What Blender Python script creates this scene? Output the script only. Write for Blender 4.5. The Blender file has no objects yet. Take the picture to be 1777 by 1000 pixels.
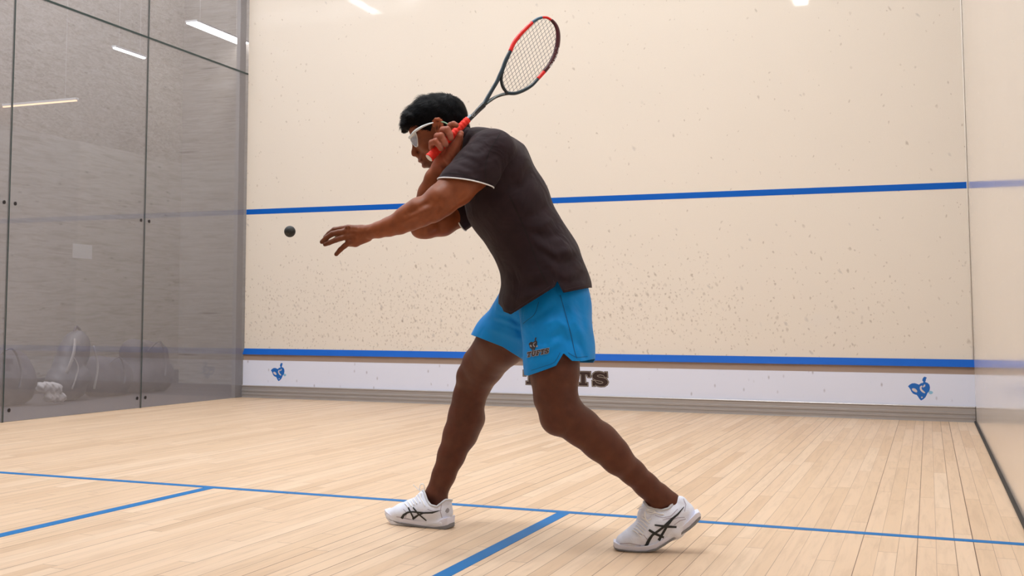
import bpy, bmesh, math, random
import numpy as np
from mathutils import Vector, Matrix
from mathutils.bvhtree import BVHTree
random.seed(7); RNG = np.random.default_rng(5)
scene = bpy.context.scene
COL = scene.collection

# ------------------------------------------------------------------ camera
CAM = np.array([6.095, -10.1645, .736])
YAW, PITCH, ROLL, F, CX, CY = .4172, .0821, .0048, 2087.36, 684.5, 386.7
_sy, _cy, _sp, _cp = math.sin(YAW), math.cos(YAW), math.sin(PITCH), math.cos(PITCH)
fw = np.array([-_sy*_cp, _cy*_cp, _sp]); rt = np.array([_cy, _sy, 0.]); up = np.cross(rt, fw)
_cr, _sr = math.cos(ROLL), math.sin(ROLL)
rt, up = rt*_cr+up*_sr, up*_cr-rt*_sr
camd = bpy.data.cameras.new('camera'); camo = bpy.data.objects.new('camera', camd); COL.objects.link(camo)
camd.sensor_width = 36; camd.lens = F*36/1777
camd.shift_x = (888.5-CX)/1777; camd.shift_y = -(500-CY)/1777
m = Matrix.Identity(4)
for i in range(3):
    m[i][0] = rt[i]; m[i][1] = up[i]; m[i][2] = -fw[i]; m[i][3] = CAM[i]
camo.matrix_world = m; camd.clip_start = .02
scene.camera = camo

def ray(x, y): return fw+rt*(x-CX)/F-up*(y-CY)/F
def P(x, y, d): return CAM+ray(x, y)*d
def hit(x, y, ax, v):
    d = ray(x, y); return CAM+d*((v-CAM[ax])/d[ax])
def hitpl(x, y, p0, n):
    d = ray(x, y); return CAM+d*(np.dot(p0-CAM, n)/np.dot(d, n))
def proj(V):
    D = np.asarray(V, float)-CAM; z = D@fw
    return np.stack([CX+F*(D@rt)/z, CY-F*(D@up)/z, z], -1)

# ------------------------------------------------------------------ materials
def S(c):   # sRGB 0-255 to linear
    return tuple(((v/255)/12.92 if v/255 <= .04045 else ((v/255+.055)/1.055)**2.4) for v in c)+(1.,)
class NT:
    def __init__(s, name):
        s.m = bpy.data.materials.new(name); s.m.use_nodes = True; s.t = s.m.node_tree
        s.b = s.t.nodes['Principled BSDF']; s.out = s.t.nodes['Material Output']
    def n(s, typ, **kw):
        nd = s.t.nodes.new(typ)
        for k, v in kw.items():
            if k[0] == '_': setattr(nd, k[1:], v)
            else:
                key = int(k[1:]) if k[0] == 'i' and k[1:].isdigit() else k
                nd.inputs[key].default_value = v
        return nd
    def l(s, a, b): s.t.links.new(a, b)
    def math(s, op, a, b=None, c=None, clamp=False):
        nd = s.t.nodes.new('ShaderNodeMath'); nd.operation = op; nd.use_clamp = clamp
        for i, v in enumerate((a, b, c)):
            if v is None: continue
            if isinstance(v, (int, float)): nd.inputs[i].default_value = v
            else: s.l(v, nd.inputs[i])
        return nd.outputs[0]
    def mix(s, fac, a, b, mode='MIX'):
        nd = s.t.nodes.new('ShaderNodeMix'); nd.data_type = 'RGBA'; nd.blend_type = mode
        for k, v in ((0, fac), (6, a), (7, b)):
            if isinstance(v, (int, float, tuple)): nd.inputs[k].default_value = v
            else: s.l(v, nd.inputs[k])
        return nd.outputs[2]
    def ramp(s, f, stops):
        nd = s.t.nodes.new('ShaderNodeValToRGB'); s.l(f, nd.inputs[0]); cr = nd.color_ramp
        while len(cr.elements) < len(stops): cr.elements.new(.5)
        for e, (p, c) in zip(cr.elements, stops): e.position = p; e.color = c if len(c) == 4 else c+(1,)
        return nd.outputs[0]
def setp(b, **kw):
    for k, v in kw.items(): b.inputs[k.replace('_', ' ')].default_value = v
def simple(name, c, rough=.5, metal=0., noise=0., nscale=60., bump=0., bscale=200., **kw):
    t = NT(name); setp(t.b, Roughness=rough, Metallic=metal, **kw)
    tc = t.n('ShaderNodeTexCoord')
    col = S(c)
    nz = t.n('ShaderNodeTexNoise', Scale=nscale, Detail=3.); t.l(tc.outputs['Object'], nz.inputs[0])
    d = tuple(v*(1-noise) for v in col[:3])+(1.,); e = tuple(min(1, v*(1+noise)) for v in col[:3])+(1.,)
    t.l(t.mix(nz.outputs[0], d, e), t.b.inputs['Base Color'])
    if bump:
        n2 = t.n('ShaderNodeTexNoise', Scale=bscale, Detail=2.); t.l(tc.outputs['Object'], n2.inputs[0])
        bp = t.n('ShaderNodeBump', Strength=bump, Distance=.002); t.l(n2.outputs[0], bp.inputs['Height'])
        t.l(bp.outputs[0], t.b.inputs['Normal'])
    return t.m
def emis(name, c, st):
    t = NT(name); t.b.inputs['Base Color'].default_value = c
    t.b.inputs['Emission Color'].default_value = c; t.b.inputs['Emission Strength'].default_value = st
    return t.m

# ------------------------------------------------------------------ object helpers
def link(o, parent=None, label=None, cat=None, group=None, kind=None):
    COL.objects.link(o)
    if parent is not None: o.parent = parent; o.matrix_parent_inverse = Matrix.Identity(4)
    for k, v in (('label', label), ('category', cat), ('group', group), ('kind', kind)):
        if v: o[k] = v
    return o
def empty(name, loc, **kw):
    o = bpy.data.objects.new(name, None); o.location = loc; o.empty_display_size = .1
    link(o, **kw); return o
def rel(parent):
    return Vector(parent.location) if parent is not None else Vector((0, 0, 0))
def wloc(o):
    v = Vector((0, 0, 0))
    while o is not None: v += Vector(o.location); o = o.parent
    return v
def mesh_obj(name, V, Fc, mat, parent=None, smooth=True, color=None, **kw):
    me = bpy.data.meshes.new(name); off = np.array(wloc(parent)) if parent is not None else np.zeros(3)
    V = np.asarray(V, float)
    loc = np.zeros(3)
    if parent is None and not kw.pop('world', False):
        pass
    me.from_pydata((V-off).tolist(), [], [tuple(int(i) for i in f) for f in Fc]); me.update()
    if smooth: me.polygons.foreach_set('use_smooth', [True]*len(me.polygons))
    if color is not None:
        at = me.color_attributes.new('tone', 'FLOAT_COLOR', 'POINT')
        at.data.foreach_set('color', np.c_[color, np.ones(len(color))].astype('f').ravel())
    for mm in (mat if isinstance(mat, (list, tuple)) else [mat]): me.materials.append(mm)
    o = bpy.data.objects.new(name, me); link(o, parent=parent, **kw); return o
class MB:
    def __init__(s): s.V = []; s.F = []
    def add(s, V, Fc):
        o = len(s.V); s.V += [tuple(v) for v in V]; s.F += [tuple(i+o for i in f) for f in Fc]
    def box(s, a, b):
        x0, y0, z0 = a; x1, y1, z1 = b
        s.add([(x0,y0,z0),(x1,y0,z0),(x1,y1,z0),(x0,y1,z0),(x0,y0,z1),(x1,y0,z1),(x1,y1,z1),(x0,y1,z1)],
              [(0,3,2,1),(4,5,6,7),(0,1,5,4),(1,2,6,5),(2,3,7,6),(3,0,4,7)])
    def tube(s, pts, r, closed=False, seg=8, flat=1., nrm=None):
        pts = [np.asarray(p, float) for p in pts]; n = len(pts)
        rr = r if hasattr(r, '__len__') else [r]*n
        o = len(s.V); prev = None
        for i, p in enumerate(pts):
            if closed: t = pts[(i+1) % n]-pts[i-1]
            else: t = pts[min(i+1, n-1)]-pts[max(i-1, 0)]
            t = t/(np.linalg.norm(t)+1e-12)
            if nrm is not None: a = np.cross(t, nrm)
            elif prev is None: a = np.cross(t, [.3, .5, .81])
            else: a = prev-t*np.dot(prev, t)
            a = a/(np.linalg.norm(a)+1e-12); prev = a; b = np.cross(t, a)
            for k in range(seg):
                th = 2*math.pi*k/seg; s.V.append(tuple(p+rr[i]*(math.cos(th)*a+flat*math.sin(th)*b)))
        for i in range(n if closed else n-1):
            for k in range(seg):
                j = (i+1) % n
                s.F.append((o+i*seg+k, o+i*seg+(k+1) % seg, o+j*seg+(k+1) % seg, o+j*seg+k))
        if not closed:
            s.F.append(tuple(o+k for k in range(seg))[::-1]); s.F.append(tuple(o+(n-1)*seg+k for k in range(seg)))
    def build(s, name, mat, parent=None, smooth=False, **kw):
        return mesh_obj(name, s.V, s.F, mat, parent, smooth=smooth, **kw)
def spline(pts, n, closed=False):
    pts = np.asarray(pts, float); m_ = len(pts); out = []
    segs = m_ if closed else m_-1
    for i in range(segs):
        if closed: a, b, c, d = pts[i-1], pts[i], pts[(i+1) % m_], pts[(i+2) % m_]
        else: a, b, c, d = pts[max(i-1, 0)], pts[i], pts[i+1], pts[min(i+2, m_-1)]
        for k in range(n):
            t = k/n
            out.append(.5*((2*b)+(c-a)*t+(2*a-5*b+4*c-d)*t*t+(3*b-a-3*c+d)*t**3))
    if not closed: out.append(pts[-1])
    return np.array(out)
def bevel(o, w, seg=2):
    b = o.modifiers.new('bevel', 'BEVEL'); b.width = w; b.segments = seg; b.limit_method = 'ANGLE'; return o

# ------------------------------------------------------------------ implicit-surface modelling
class Field:
    def __init__(s): s.p = []
    def cap(s, a, ra, b, rb, k=.012, kz=1., ax=None, sub=False):
        s.p.append(('cap', np.asarray(a, float), ra, np.asarray(b, float), rb, k, kz, fw if ax is None else ax, sub)); return s
    def chain(s, L, k=.01, kz=1., ax=None, sub=False):
        """L: (px, py, depth, r_px) ..."""
        q = [(P(x, y, d), r*d/F) for x, y, d, r in L]
        if len(q) == 1: s.cap(q[0][0], q[0][1], q[0][0]+1e-5, q[0][1], k, kz, ax, sub)
        for (a, ra), (b, rb) in zip(q, q[1:]): s.cap(a, ra, b, rb, k, kz, ax, sub)
        return s
    def crease(s, L, w, amp, d=4.0):
        """groove (amp > 0) or ridge (amp < 0) of half-width w px along a pixel path on the near side"""
        for (x0, y0), (x1, y1) in zip(L, L[1:]):
            s.p.append(('cre', P(x0, y0, d), w*d/F, P(x1, y1, d), amp)); 
        return s
    def evalg(s, lo, h, n):
        xs = [(lo[i]+h*np.arange(n[i])).astype('f') for i in range(3)]
        A = np.full(n, .5, 'f')
        for p in s.p:
            if p[0] == 'cap':
                _, a, ra, b, rb, k, kz, ax, sub = p
                R = max(ra, rb)*max(1, kz)+k+3*h
            else:
                _, a, w, b, amp = p; R = max(3*w, .0); R = R
            mn = np.minimum(a, b)-R; mx = np.maximum(a, b)+R
            if p[0] == 'cre': mn = mn-np.abs(fw)*.3; mx = mx+np.abs(fw)*.3
            i0 = [max(0, int((mn[i]-lo[i])/h)) for i in range(3)]; i1 = [min(n[i], int((mx[i]-lo[i])/h)+2) for i in range(3)]
            if any(i1[i] <= i0[i] for i in range(3)): continue
            X = xs[0][i0[0]:i1[0]][:, None, None]; Y = xs[1][i0[1]:i1[1]][None, :, None]; Z = xs[2][i0[2]:i1[2]][None, None, :]
            sl = A[i0[0]:i1[0], i0[1]:i1[1], i0[2]:i1[2]]
            if p[0] == 'cap':
                px, py, pz = X-a[0], Y-a[1], Z-a[2]; ba = b-a
                if kz != 1.:
                    q = 1-1/kz; dd = (px*ax[0]+py*ax[1]+pz*ax[2])*q
                    px = px-ax[0]*dd; py = py-ax[1]*dd; pz = pz-ax[2]*dd; ba = ba-ax*np.dot(ba, ax)*q
                t = np.clip((px*ba[0]+py*ba[1]+pz*ba[2])/(ba@ba+1e-12), 0, 1)
                d = np.sqrt((px-ba[0]*t)**2+(py-ba[1]*t)**2+(pz-ba[2]*t)**2)-(ra+(rb-ra)*t)
                if sub:
                    d = -d; hh = np.maximum(k-np.abs(sl-d), 0)/max(k, 1e-6); sl[...] = np.maximum(sl, d)+hh*hh*k/4
                else:
                    hh = np.maximum(k-np.abs(sl-d), 0)/max(k, 1e-6); sl[...] = np.minimum(sl, d)-hh*hh*k/4
            else:
                ba = b-a; ba = ba-fw*(ba@fw); px, py, pz = X-a[0], Y-a[1], Z-a[2]
                dd = px*fw[0]+py*fw[1]+pz*fw[2]; px = px-fw[0]*dd; py = py-fw[1]*dd; pz = pz-fw[2]*dd
                t = np.clip((px*ba[0]+py*ba[1]+pz*ba[2])/(ba@ba+1e-12), 0, 1)
                d2 = (px-ba[0]*t)**2+(py-ba[1]*t)**2+(pz-ba[2]*t)**2
                sl += amp*np.exp(-d2/(w*w))*np.sin(np.pi*np.clip(t, .12, .88))/(1+np.exp(np.clip((dd-.045)/.012, -30, 30)))
        return A, xs
def nets(A, lo, h):
    ins = A < 0; nx, ny, nz = A.shape
    cnt = np.zeros((nx-1, ny-1, nz-1), 'i1')
    off = [(i, j, k) for i in (0, 1) for j in (0, 1) for k in (0, 1)]
    for i, j, k in off: cnt += ins[i:nx-1+i, j:ny-1+j, k:nz-1+k]
    I, J, K = np.nonzero((cnt > 0) & (cnt < 8))
    if len(I) == 0: return np.zeros((0, 3)), np.zeros((0, 3), int)
    idx = np.full((nx-1, ny-1, nz-1), -1, 'i4'); idx[I, J, K] = np.arange(len(I))
    c = np.stack([A[I+i, J+j, K+k] for i, j, k in off], 1)
    pos = np.zeros((len(I), 3)); w = np.zeros(len(I))
    for a in range(8):
        for b in range(a+1, 8):
            oa, ob = np.array(off[a]), np.array(off[b])
            if np.abs(oa-ob).sum() != 1: continue
            s = (c[:, a] < 0) != (c[:, b] < 0)
            t = np.where(s, c[:, a]/(c[:, a]-c[:, b]+1e-20), 0)
            pos += np.where(s[:, None], oa+t[:, None]*(ob-oa), 0); w += s
    pos /= w[:, None]
    V = lo+h*(np.stack([I, J, K], 1)+pos)
    T = []
    for ax in range(3):
        sl0 = [slice(None)]*3; sl1 = [slice(None)]*3; sl0[ax] = slice(0, -1); sl1[ax] = slice(1, None)
        a, b = ins[tuple(sl0)], ins[tuple(sl1)]
        o1, o2 = (ax+1) % 3, (ax+2) % 3
        G = np.nonzero(a != b); G = [g.copy() for g in G]; sgn = a[tuple(G)]
        ok = (G[o1] > 0) & (G[o2] > 0) & (G[o1] < A.shape[o1]-1) & (G[o2] < A.shape[o2]-1)
        G = [g[ok] for g in G]; sgn = sgn[ok]
        def cell(d1, d2):
            g = [x.copy() for x in G]; g[o1] -= d1; g[o2] -= d2; return idx[g[0], g[1], g[2]]
        q = np.stack([cell(1, 1), cell(0, 1), cell(0, 0), cell(1, 0)], 1)
        q = np.where(sgn[:, None], q, q[:, ::-1])
        T.append(q)
    Q = np.concatenate(T); Q = Q[(Q >= 0).all(1)]
    T = np.concatenate([Q[:, [0, 1, 2]], Q[:, [0, 2, 3]]])
    return V, T
def relax(V, T, it=1, lam=.5):
    n = len(V)
    E = np.concatenate([T[:, [0, 1]], T[:, [1, 2]], T[:, [2, 0]]])
    for _ in range(it):
        s = np.zeros((n, 3)); c = np.zeros(n)
        for a, b in ((0, 1), (1, 0)):
            for k in range(3): s[:, k] += np.bincount(E[:, a], V[E[:, b], k], n)
            c += np.bincount(E[:, a], minlength=n)
        V = V+lam*(s/np.maximum(c, 1)[:, None]-V)
    return V
def polygonize(fields, corners, h, it=1, disp=None):
    """fields: list of Field (hard union). corners: world points spanning the box."""
    c = np.asarray(corners, float); lo = c.min(0); hi = c.max(0)
    n = [int((hi[i]-lo[i])/h)+2 for i in range(3)]
    A = None
    for f_ in fields:
        B, xs = f_.evalg(lo, h, n); A = B if A is None else np.minimum(A, B)
    if disp is not None:
        A = A+disp(xs[0][:, None, None], xs[1][None, :, None], xs[2][None, None, :]).astype('f')
    V, T = nets(A, lo, h)
    return relax(V, T, it), T
def pxbox(x0, x1, y0, y1, d0, d1):
    return [P(x, y, d) for x in (x0, x1) for y in (y0, y1) for d in (d0, d1)]
def clip(V, T, s):
    """keep the part of the mesh where s < 0"""
    V = list(map(tuple, V)); s = list(map(float, s)); out = []; cache = {}
    T = np.asarray(T); sa = np.array(s); k = (sa[T] < 0).sum(1)
    out = [tuple(t) for t in T[k == 3]]
    def cut(a, b):
        key = (min(a, b), max(a, b))
        if key not in cache:
            t = s[a]/(s[a]-s[b]); va, vb = V[a], V[b]
            V.append(tuple(va[i]+t*(vb[i]-va[i]) for i in range(3))); cache[key] = len(V)-1
        return cache[key]
    for t in T[(k == 1) | (k == 2)]:
        t = [int(i) for i in t]; poly = []
        for i in range(3):
            a, b = t[i], t[(i+1) % 3]
            if s[a] < 0: poly.append(a)
            if (s[a] < 0) != (s[b] < 0): poly.append(cut(a, b))
        for i in range(1, len(poly)-1): out.append((poly[0], poly[i], poly[i+1]))
    V = np.array(V); T = np.array(out)
    u, inv = np.unique(T.ravel(), return_inverse=True)
    return V[u], inv.reshape(-1, 3)
def loops(T):
    e = {}
    for t in T:
        for a, b in ((t[0], t[1]), (t[1], t[2]), (t[2], t[0])): e[(int(a), int(b))] = 1
    nxt = {}
    for (a, b) in e:
        if (b, a) not in e: nxt[a] = b
    res = []
    while nxt:
        a, b = next(iter(nxt.items())); L = []
        while a in nxt: L.append(a); a = nxt.pop(a)
        res.append(L)
    return sorted(res, key=len, reverse=True)
def resample(pts, n, closed=True, smooth=2):
    p = np.asarray(pts, float)
    for _ in range(smooth): p = (np.roll(p, 1, 0)+2*p+np.roll(p, -1, 0))/4 if closed else p
    q = np.vstack([p, p[:1]]) if closed else p
    L = np.r_[0, np.cumsum(np.linalg.norm(np.diff(q, axis=0), axis=1))]
    t = np.linspace(0, L[-1], n, endpoint=not closed)
    return np.stack([np.interp(t, L, q[:, i]) for i in range(3)], 1)
def bvh(V, T): return BVHTree.FromPolygons([tuple(v) for v in V], [tuple(int(i) for i in t) for t in T])
def decal(poly_list, tree, off, step=1.2, name='mark', mat=None, parent=None, holes=None, **kw):
    """poly_list: closed pixel polygons; each is laid on the surface seen there, sub-divided so it follows it"""
    V = []; T = []
    import mathutils.geometry as mg
    for poly in poly_list:
        poly = [Vector((float(x), float(y))) for x, y in poly]
        pts = list(poly); n0 = len(pts); dense = []
        for i in range(n0):
            a, b = poly[i], poly[(i+1) % n0]; m_ = max(1, int((b-a).length/step))
            for k in range(m_): dense.append(a.lerp(b, k/m_))
        edges = [(i, (i+1) % len(dense)) for i in range(len(dense))]
        xs = [p.x for p in dense]; ys = [p.y for p in dense]; pts = list(dense)
        y = min(ys)+step
        while y < max(ys):
            x = min(xs)+step
            while x < max(xs): pts.append(Vector((x, y))); x += step
            y += step
        vo, eo, fo, *_ = mg.delaunay_2d_cdt(pts, edges, [], 1, 1e-5)
        base = len(V); ok = []
        for v in vo:
            d = Vector(ray(v.x, v.y)).normalized(); h_ = tree.ray_cast(Vector(CAM), d)
            if h_[0] is None: V.append(None); continue
            nn = h_[1]; nn = nn if nn.dot(d) < 0 else -nn
            V.append(tuple(h_[0]+nn*off-d*off*.5))
        for f_ in fo:
            f_ = [base+i for i in f_]
            if all(V[i] is not None for i in f_): T.append(tuple(f_))
    used = sorted({i for t in T for i in t}); mp = {u_: i for i, u_ in enumerate(used)}
    return mesh_obj(name, [V[i] for i in used], [tuple(mp[i] for i in t) for t in T], mat, parent, smooth=True, **kw)
def strip(pts, w):
    """pixel poly-line with widths -> closed polygon"""
    pts = [np.array(p, float) for p in pts]; n = len(pts); L = []; R_ = []
    for i in range(n):
        t = pts[min(i+1, n-1)]-pts[max(i-1, 0)]; t /= np.linalg.norm(t); nn = np.array([-t[1], t[0]])
        ww = w[i] if hasattr(w, '__len__') else w
        L.append(pts[i]+nn*ww/2); R_.append(pts[i]-nn*ww/2)
    return L+R_[::-1]
def solidify(o, t, off=-1.):
    s = o.modifiers.new('cloth', 'SOLIDIFY'); s.thickness = t; s.offset = off; return o
# ================================================================== ROOM
SL, HS, TT = 5.545, 1.802, .470     # short line, service line height, top of the tin
WX = 6.4
def floor_mat():
    t = NT('maple_floor'); tc = t.n('ShaderNodeTexCoord'); sp = t.n('ShaderNodeSeparateXYZ'); t.l(tc.outputs['Object'], sp.inputs[0])
    bx = t.math('DIVIDE', sp.outputs[0], .0575); ix = t.math('FLOOR', bx); fx = t.math('FRACT', bx)
    wn = t.n('ShaderNodeTexWhiteNoise', _noise_dimensions='1D'); t.l(ix, wn.inputs['W'])
    yy = t.math('ADD', t.math('DIVIDE', sp.outputs[1], 1.25), t.math('MULTIPLY', wn.outputs[0], 17.3))
    iy = t.math('FLOOR', yy); fy = t.math('FRACT', yy)
    cb = t.n('ShaderNodeCombineXYZ'); t.l(ix, cb.inputs[0]); t.l(iy, cb.inputs[1])
    w2 = t.n('ShaderNodeTexWhiteNoise', _noise_dimensions='3D'); t.l(cb.outputs[0], w2.inputs[0])
    tone = t.ramp(w2.outputs[0], [(0, S((203, 173, 143))), (.2, S((212, 184, 155))), (.7, S((217, 190, 163))), (1, S((222, 198, 173)))])
    mp = t.n('ShaderNodeMapping'); mp.inputs['Scale'].default_value = (26, 1.6, 1); t.l(tc.outputs['Object'], mp.inputs[0])
    ad = t.n('ShaderNodeVectorMath', _operation='ADD'); t.l(mp.outputs[0], ad.inputs[0])
    sc = t.n('ShaderNodeVectorMath', _operation='SCALE', Scale=9.); t.l(w2.outputs[1], sc.inputs[0]); t.l(sc.outputs[0], ad.inputs[1])
    gr = t.n('ShaderNodeTexNoise', Scale=1.6, Detail=5., Roughness=.62, Distortion=.6); t.l(ad.outputs[0], gr.inputs[0])
    g = t.ramp(gr.outputs[0], [(.3, (.80, .77, .73, 1)), (.52, (1, 1, 1, 1)), (.75, (1.08, 1.07, 1.06, 1))])
    col = t.mix(.8, tone, g, 'MULTIPLY')
    big = t.n('ShaderNodeTexNoise', Scale=.9, Detail=2.); t.l(tc.outputs['Object'], big.inputs[0])
    col = t.mix(t.math('MULTIPLY', big.outputs[0], .25), col, S((222, 194, 164)))
    # gaps between boards, of varying darkness
    gapw = t.math('MULTIPLY_ADD', t.math('POWER', wn.outputs[0], 2.), .034, .022)
    e1 = t.math('LESS_THAN', fx, gapw)
    n3 = t.n('ShaderNodeTexNoise', Scale=1.1); t.l(ad.outputs[0], n3.inputs[0])
    gs = t.math('MULTIPLY', e1, t.math('MULTIPLY_ADD', wn.outputs[0], .55, .42))
    e2 = t.math('MULTIPLY', t.math('LESS_THAN', fy, .0035), .45)
    gap = t.math('MAXIMUM', gs, e2)
    col = t.mix(gap, col, S((84, 52, 34)))
    t.l(col, t.b.inputs['Base Color'])
    setp(t.b, Roughness=.42, Specular_IOR_Level=.35)
    t.l(t.math('MULTIPLY_ADD', gr.outputs[0], .15, .36), t.b.inputs['Roughness'])
    bp = t.n('ShaderNodeBump', Strength=.25, Distance=.0015); t.l(t.math('SUBTRACT', 1., gap), bp.inputs['Height']); t.l(bp.outputs[0], t.b.inputs['Normal'])
    return t.m
def plaster_mat(name, base, marks, zc, zs, coat=.35, crough=.1, seed=0., ax=0, cior=1.45):
    t = NT(name); tc = t.n('ShaderNodeTexCoord'); sp = t.n('ShaderNodeSeparateXYZ'); t.l(tc.outputs['Object'], sp.inputs[0])
    big = t.n('ShaderNodeTexNoise', Scale=.8, Detail=3.); t.l(tc.outputs['Object'], big.inputs[0])
    c0 = tuple(v*.965 for v in S(base)[:3])+(1.,); c1 = tuple(min(1, v*1.03) for v in S(base)[:3])+(1.,)
    col = t.mix(big.outputs[0], c0, c1)
    fine = t.n('ShaderNodeTexNoise', Scale=140., Detail=2.); t.l(tc.outputs['Object'], fine.inputs[0])
    col = t.mix(.07, col, fine.outputs[0], 'MULTIPLY')
    # ball marks : small smears from many hits
    dens = t.n('ShaderNodeTexNoise', Scale=1.1, Detail=2.); t.l(tc.outputs['Object'], dens.inputs[0])
    zz = t.math('DIVIDE', t.math('SUBTRACT', sp.outputs[2], zc), zs)
    gz = t.math('POWER', 2.718, t.math('MULTIPLY', t.math('MULTIPLY', zz, zz), -1.))
    xx = t.math('DIVIDE', t.math('SUBTRACT', sp.outputs[ax], 2.3), 2.6)
    gx = t.math('POWER', 2.718, t.math('MULTIPLY', t.math('MULTIPLY', xx, xx), -1.))
    D = t.math('ADD', t.math('MULTIPLY', t.math('MULTIPLY', gz, gx), 1.6), .05)
    D = t.math('MULTIPLY', D, t.math('MULTIPLY_ADD', dens.outputs[0], 1.6, .1))
    for k, (sx, sz, sh, rad, strength, tint) in enumerate(((17., 11., .25, .21, .5, (128, 104, 82)), (26., 17., -.3, .23, .5, (136, 112, 92)), (11., 7.5, .5, .15, .36, (122, 116, 120)), (33., 24., .2, .25, .5, (130, 100, 76)))):
        cb = t.n('ShaderNodeCombineXYZ')
        zsk = t.math('MULTIPLY', sp.outputs[2], sz)
        xk = t.math('ADD', t.math('MULTIPLY', sp.outputs[ax], sx), t.math('MULTIPLY', sp.outputs[2], sh*sx))
        t.l(t.math('ADD', xk, seed+k*31.7), cb.inputs[0]); t.l(zsk, cb.inputs[1])
        dn = t.n('ShaderNodeTexNoise', Scale=1.4, Detail=2.); t.l(cb.outputs[0], dn.inputs[0])
        va = t.n('ShaderNodeVectorMath', _operation='MULTIPLY_ADD'); t.l(dn.outputs[1], va.inputs[0]); va.inputs[1].default_value = (.55, .55, 0); t.l(cb.outputs[0], va.inputs[2])
        vo = t.n('ShaderNodeTexVoronoi', _voronoi_dimensions='2D', Scale=1.); t.l(va.outputs[0], vo.inputs['Vector'])
        sc = t.n('ShaderNodeSeparateColor'); t.l(vo.outputs['Color'], sc.inputs[0])
        on = t.math('LESS_THAN', sc.outputs[0], t.math('MULTIPLY', D, .62*marks))
        rr = t.math('MULTIPLY', t.math('MULTIPLY_ADD', sc.outputs[1], .8, .3), rad)
        mk = t.math('SUBTRACT', 1., t.math('DIVIDE', vo.outputs['Distance'], rr), clamp=True)
        mk = t.math('POWER', mk, .7)
        mk = t.math('MULTIPLY', t.math('MULTIPLY', mk, on), t.math('MULTIPLY', t.math('MULTIPLY_ADD', sc.outputs[2], .75, .3), strength))
        col = t.mix(mk, col, S(tint))
    t.l(col, t.b.inputs['Base Color'])
    setp(t.b, Roughness=.55, Specular_IOR_Level=.3, Coat_Weight=coat, Coat_Roughness=crough, Coat_IOR=cior)
    nb = t.n('ShaderNodeTexNoise', Scale=2.2, Detail=1.); t.l(tc.outputs['Object'], nb.inputs[0])
    bp = t.n('ShaderNodeBump', Strength=.04, Distance=.004); t.l(nb.outputs[0], bp.inputs['Height']); t.l(bp.outputs[0], t.b.inputs['Coat Normal'])
    return t.m
def tin_mat():
    t = NT('white_tin'); tc = t.n('ShaderNodeTexCoord'); sp = t.n('ShaderNodeSeparateXYZ'); t.l(tc.outputs['Object'], sp.inputs[0])
    mp = t.n('ShaderNodeMapping'); mp.inputs['Scale'].default_value = (26, 1, 13); t.l(tc.outputs['Object'], mp.inputs[0])
    vo = t.n('ShaderNodeTexVoronoi', Scale=1.); t.l(mp.outputs[0], vo.inputs['Vector'])
    sc = t.n('ShaderNodeSeparateColor'); t.l(vo.outputs['Color'], sc.inputs[0])
    mk = t.math('SUBTRACT', 1., t.math('DIVIDE', vo.outputs['Distance'], .26), clamp=True)
    mk = t.math('MULTIPLY', t.math('MULTIPLY', mk, t.math('LESS_THAN', sc.outputs[0], .3)), t.math('MULTIPLY', sc.outputs[1], .7))
    t.l(t.mix(mk, S((220, 224, 242)), S((130, 118, 130))), t.b.inputs['Base Color']); setp(t.b, Roughness=.4)
    return t.m
M_floor = floor_mat()
M_front = plaster_mat('front_wall_plaster', (232, 222, 210), 1., .82, .42, coat=.5, crough=.03)
M_right = plaster_mat('side_wall_plaster', (226, 216, 206), .25, 1.3, .9, coat=1., crough=.13, seed=11, ax=1, cior=1.9)
M_blue = simple('blue_line_paint', (0, 90, 188), rough=.5, Specular_IOR_Level=.2, noise=.05, nscale=8)
M_bluef = simple('blue_floor_tape', (0, 108, 176), rough=.55, Specular_IOR_Level=.2, noise=.08, nscale=6)
M_ceil = simple('ceiling_paint', (236, 232, 226), rough=.8)
M_alu = NT('brushed_aluminium'); setp(M_alu.b, Metallic=.45, Roughness=.3); M_alu.b.inputs['Base Color'].default_value = S((172, 168, 168)); M_alu = M_alu.m
M_shadow = simple('tin_shadow_strip', (166, 144, 130), rough=.6, noise=.06, nscale=4)  # brown shadow below the blue strip, put into this strip's colour
M_tin = tin_mat()
M_black = simple('black_rubber', (22, 20, 20), rough=.6)
M_brownink = simple('brown_lettering', (42, 18, 14), rough=.5)
M_greyink = simple('grey_letter_outline', (150, 138, 128), rough=.5)
M_inkH = simple('dark_grey_lettering', (84, 84, 92), rough=.5)
M_logoblue = simple('logo_blue', (14, 100, 186), rough=.45)
M_logopale = simple('logo_pale', (206, 198, 200), rough=.5)

def slab(name, a, b, mat, **kw):
    q = MB(); q.box(a, b); return q.build(name, mat, **kw)
T_ = .2
floor = slab('floor', (-2.2, -13.2, -.1), (WX+T_, T_+1.8, 0), M_floor, kind='structure')
wf = slab('wall_front', (0, 0, 0), (WX, T_, 6.2), M_front, kind='structure')
wr = slab('wall_right', (WX, -13.2, 0), (WX+T_, T_, 6.2), M_right, kind='structure')
slab('ceiling', (-2.2, -13.2, 6.0), (WX, 2, 6.2), M_ceil, kind='structure')
M_plain = plaster_mat('rear_wall_plaster', (226, 216, 204), .05, 1, 1, coat=0.)
slab('wall_rear', (-2.2, -13.3, 0), (WX, -13.2, 6), M_plain, kind='structure')
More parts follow.
